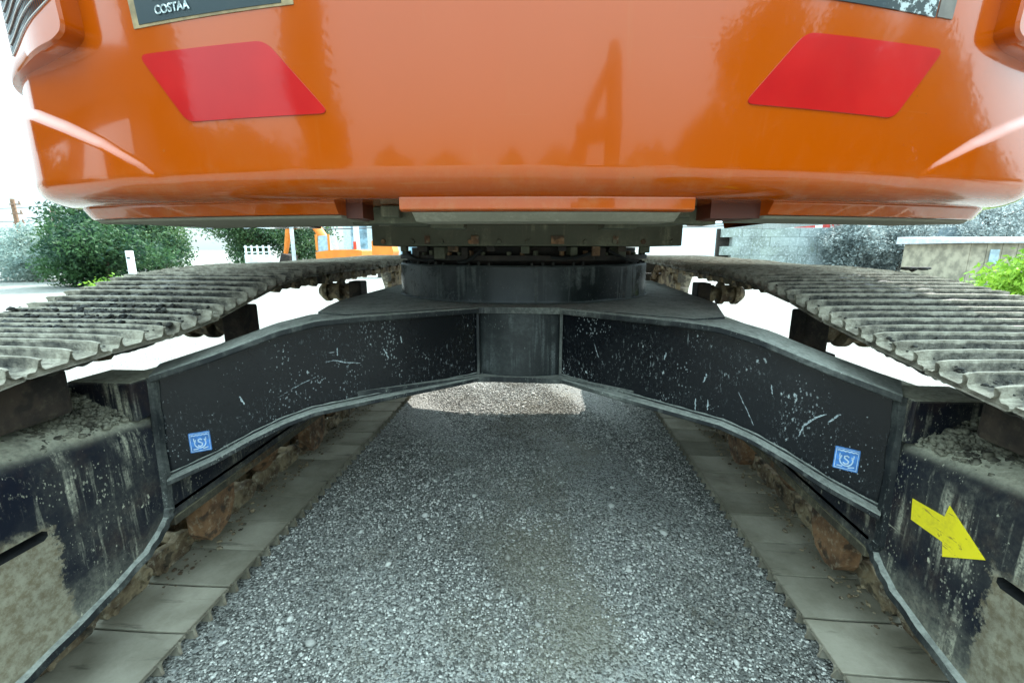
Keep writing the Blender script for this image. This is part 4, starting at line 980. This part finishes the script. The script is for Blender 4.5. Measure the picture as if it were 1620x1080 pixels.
# lime green plant at the right
t = empty('leafy_bush', (9.4, 8.8, 0), 'bright lime green leafy bush just beyond the right track', 'bush')
leaves('foliage', [((9.3, 8.8, .55), (.75, .6, .45)), ((8.5, 8.9, .50), (.45, .4, .38)), ((8.9, 8.9, .8), (.35, .3, .26)), ((10.3, 8.9, .55), (.8, .6, .45))], 5200, .055, Lf4, t)
m = MB()
for k in range(14):
    a = k*.9; m.tube([(9.2+.04*k, 8.8, 0), (8.9+.1*k+.1*math.cos(a), 8.8+.2*math.sin(a), .8)], [.012, .004], 4)
m.build('stems', M_bark, t)
# short weeds along the left
t = empty('weed_patch', (-11.5, 11.8, 0), 'pale yellow-green weeds at the foot of the dark bushy tree', 'weeds')
leaves('foliage', [((-12.6+.7*k, 12.0, .12), (.5, .3, .14)) for k in range(5)], 2500, .05, Lf4, t)

# ------------------------------------------------------------------ the yard behind the camera (mirrored in the paint)
YARD = ((-33, 13, 7.6, 1.5, 'a tall narrow stand-in for a mast, added left of the crane'), (-59, 13, 7.2, 2.0, 'a tall narrow one at the left'), (-45, 16, 2.7, 6, 'a low wide one between the two narrow ones'),  # first tree is added for the dark upright band in the reflection
        (-52, 14, 2.4, 4.5, 'a low one next to the left narrow one'), (-82, 14, 3.2, 5, 'the leftmost one'),
        (38, 17, 3.2, 3, 'a low one just right of the crane'), (46, 14, 6.2, 5, 'the tallest wide one at the right'), (57, 14, 5.8, 6, 'the second wide one at the right'),
        (69, 14, 5.2, 6, 'the third wide one at the right'), (81, 15, 4.0, 5, 'the rightmost one'), (-20, 40, 3.2, 6, 'distant, left of the middle'),
        (-10, 42, 2.8, 8, 'distant, near the middle'), (2, 40, 2.9, 4, 'distant, in the middle'), (11, 40, 3.1, 7, 'distant, behind the crane'), (28, 38, 3.4, 9, 'distant, right of the crane'))
for (az, d, h, wd, wh) in YARD:
    tree((d*math.sin(R(az)), 1-d*math.cos(R(az)), 0), h, wd, Lf1, 24000 if d < 20 else 9000, .085, 'dark leafy tree behind the photographer, ' + wh, 'trees behind the photographer', lo=.05)
t = empty('reflection_frame', (-10, -1.6, 0), 'added unseen dark canopy left of the machine, mirrored in the corner of the paint', 'reflection_frame')  # unseen frame added to put dark bars into the corner reflection
for (y0, y1) in ((-4.4, -3.6), (-1.7, -1.3), (.3, .9)):
    m = MB(); m.box(-10.3, -9.8, y0, y1, 0, 2.9); m.build('pillar', M_dark, t)
m = MB(); m.box(-12.5, -9.6, -4.8, 1.2, 2.9, 3.7, .05); m.build('roof', M_dark, t)
def rear_machine(x, y):
    t = empty('crane', (x, y, 0), 'raised excavator arm standing behind the photographer, mirrored in the orange paint', 'crane')
    m = MB(); m.tube([(x+.2, y, 0), (x+.15, y, 2.6), (x-.05, y, 4.3), (x-.1, y, 4.7)], [.34, .40, .34, .2], 8); m.build('mast', M_dark, t)
    m = MB(); m.tube([(x-1.9, y, .2), (x-1.35, y, 1.9), (x-1.0, y, 2.9), (x-.2, y, 4.2)], [.35, .38, .26, .16], 8); m.build('arm', M_dark, t)
    m = MB(); m.tube([(x-1.5, y, 2.3), (x+.1, y, 2.5)], [.34, .34], 8); m.build('cross_link', M_dark, t)
    m = MB(); m.box(x-1.2, x+1.2, y-1, y+1, 0, .9, .05); m.build('base', M_dark, t)
rear_machine(4.85, -12.0)
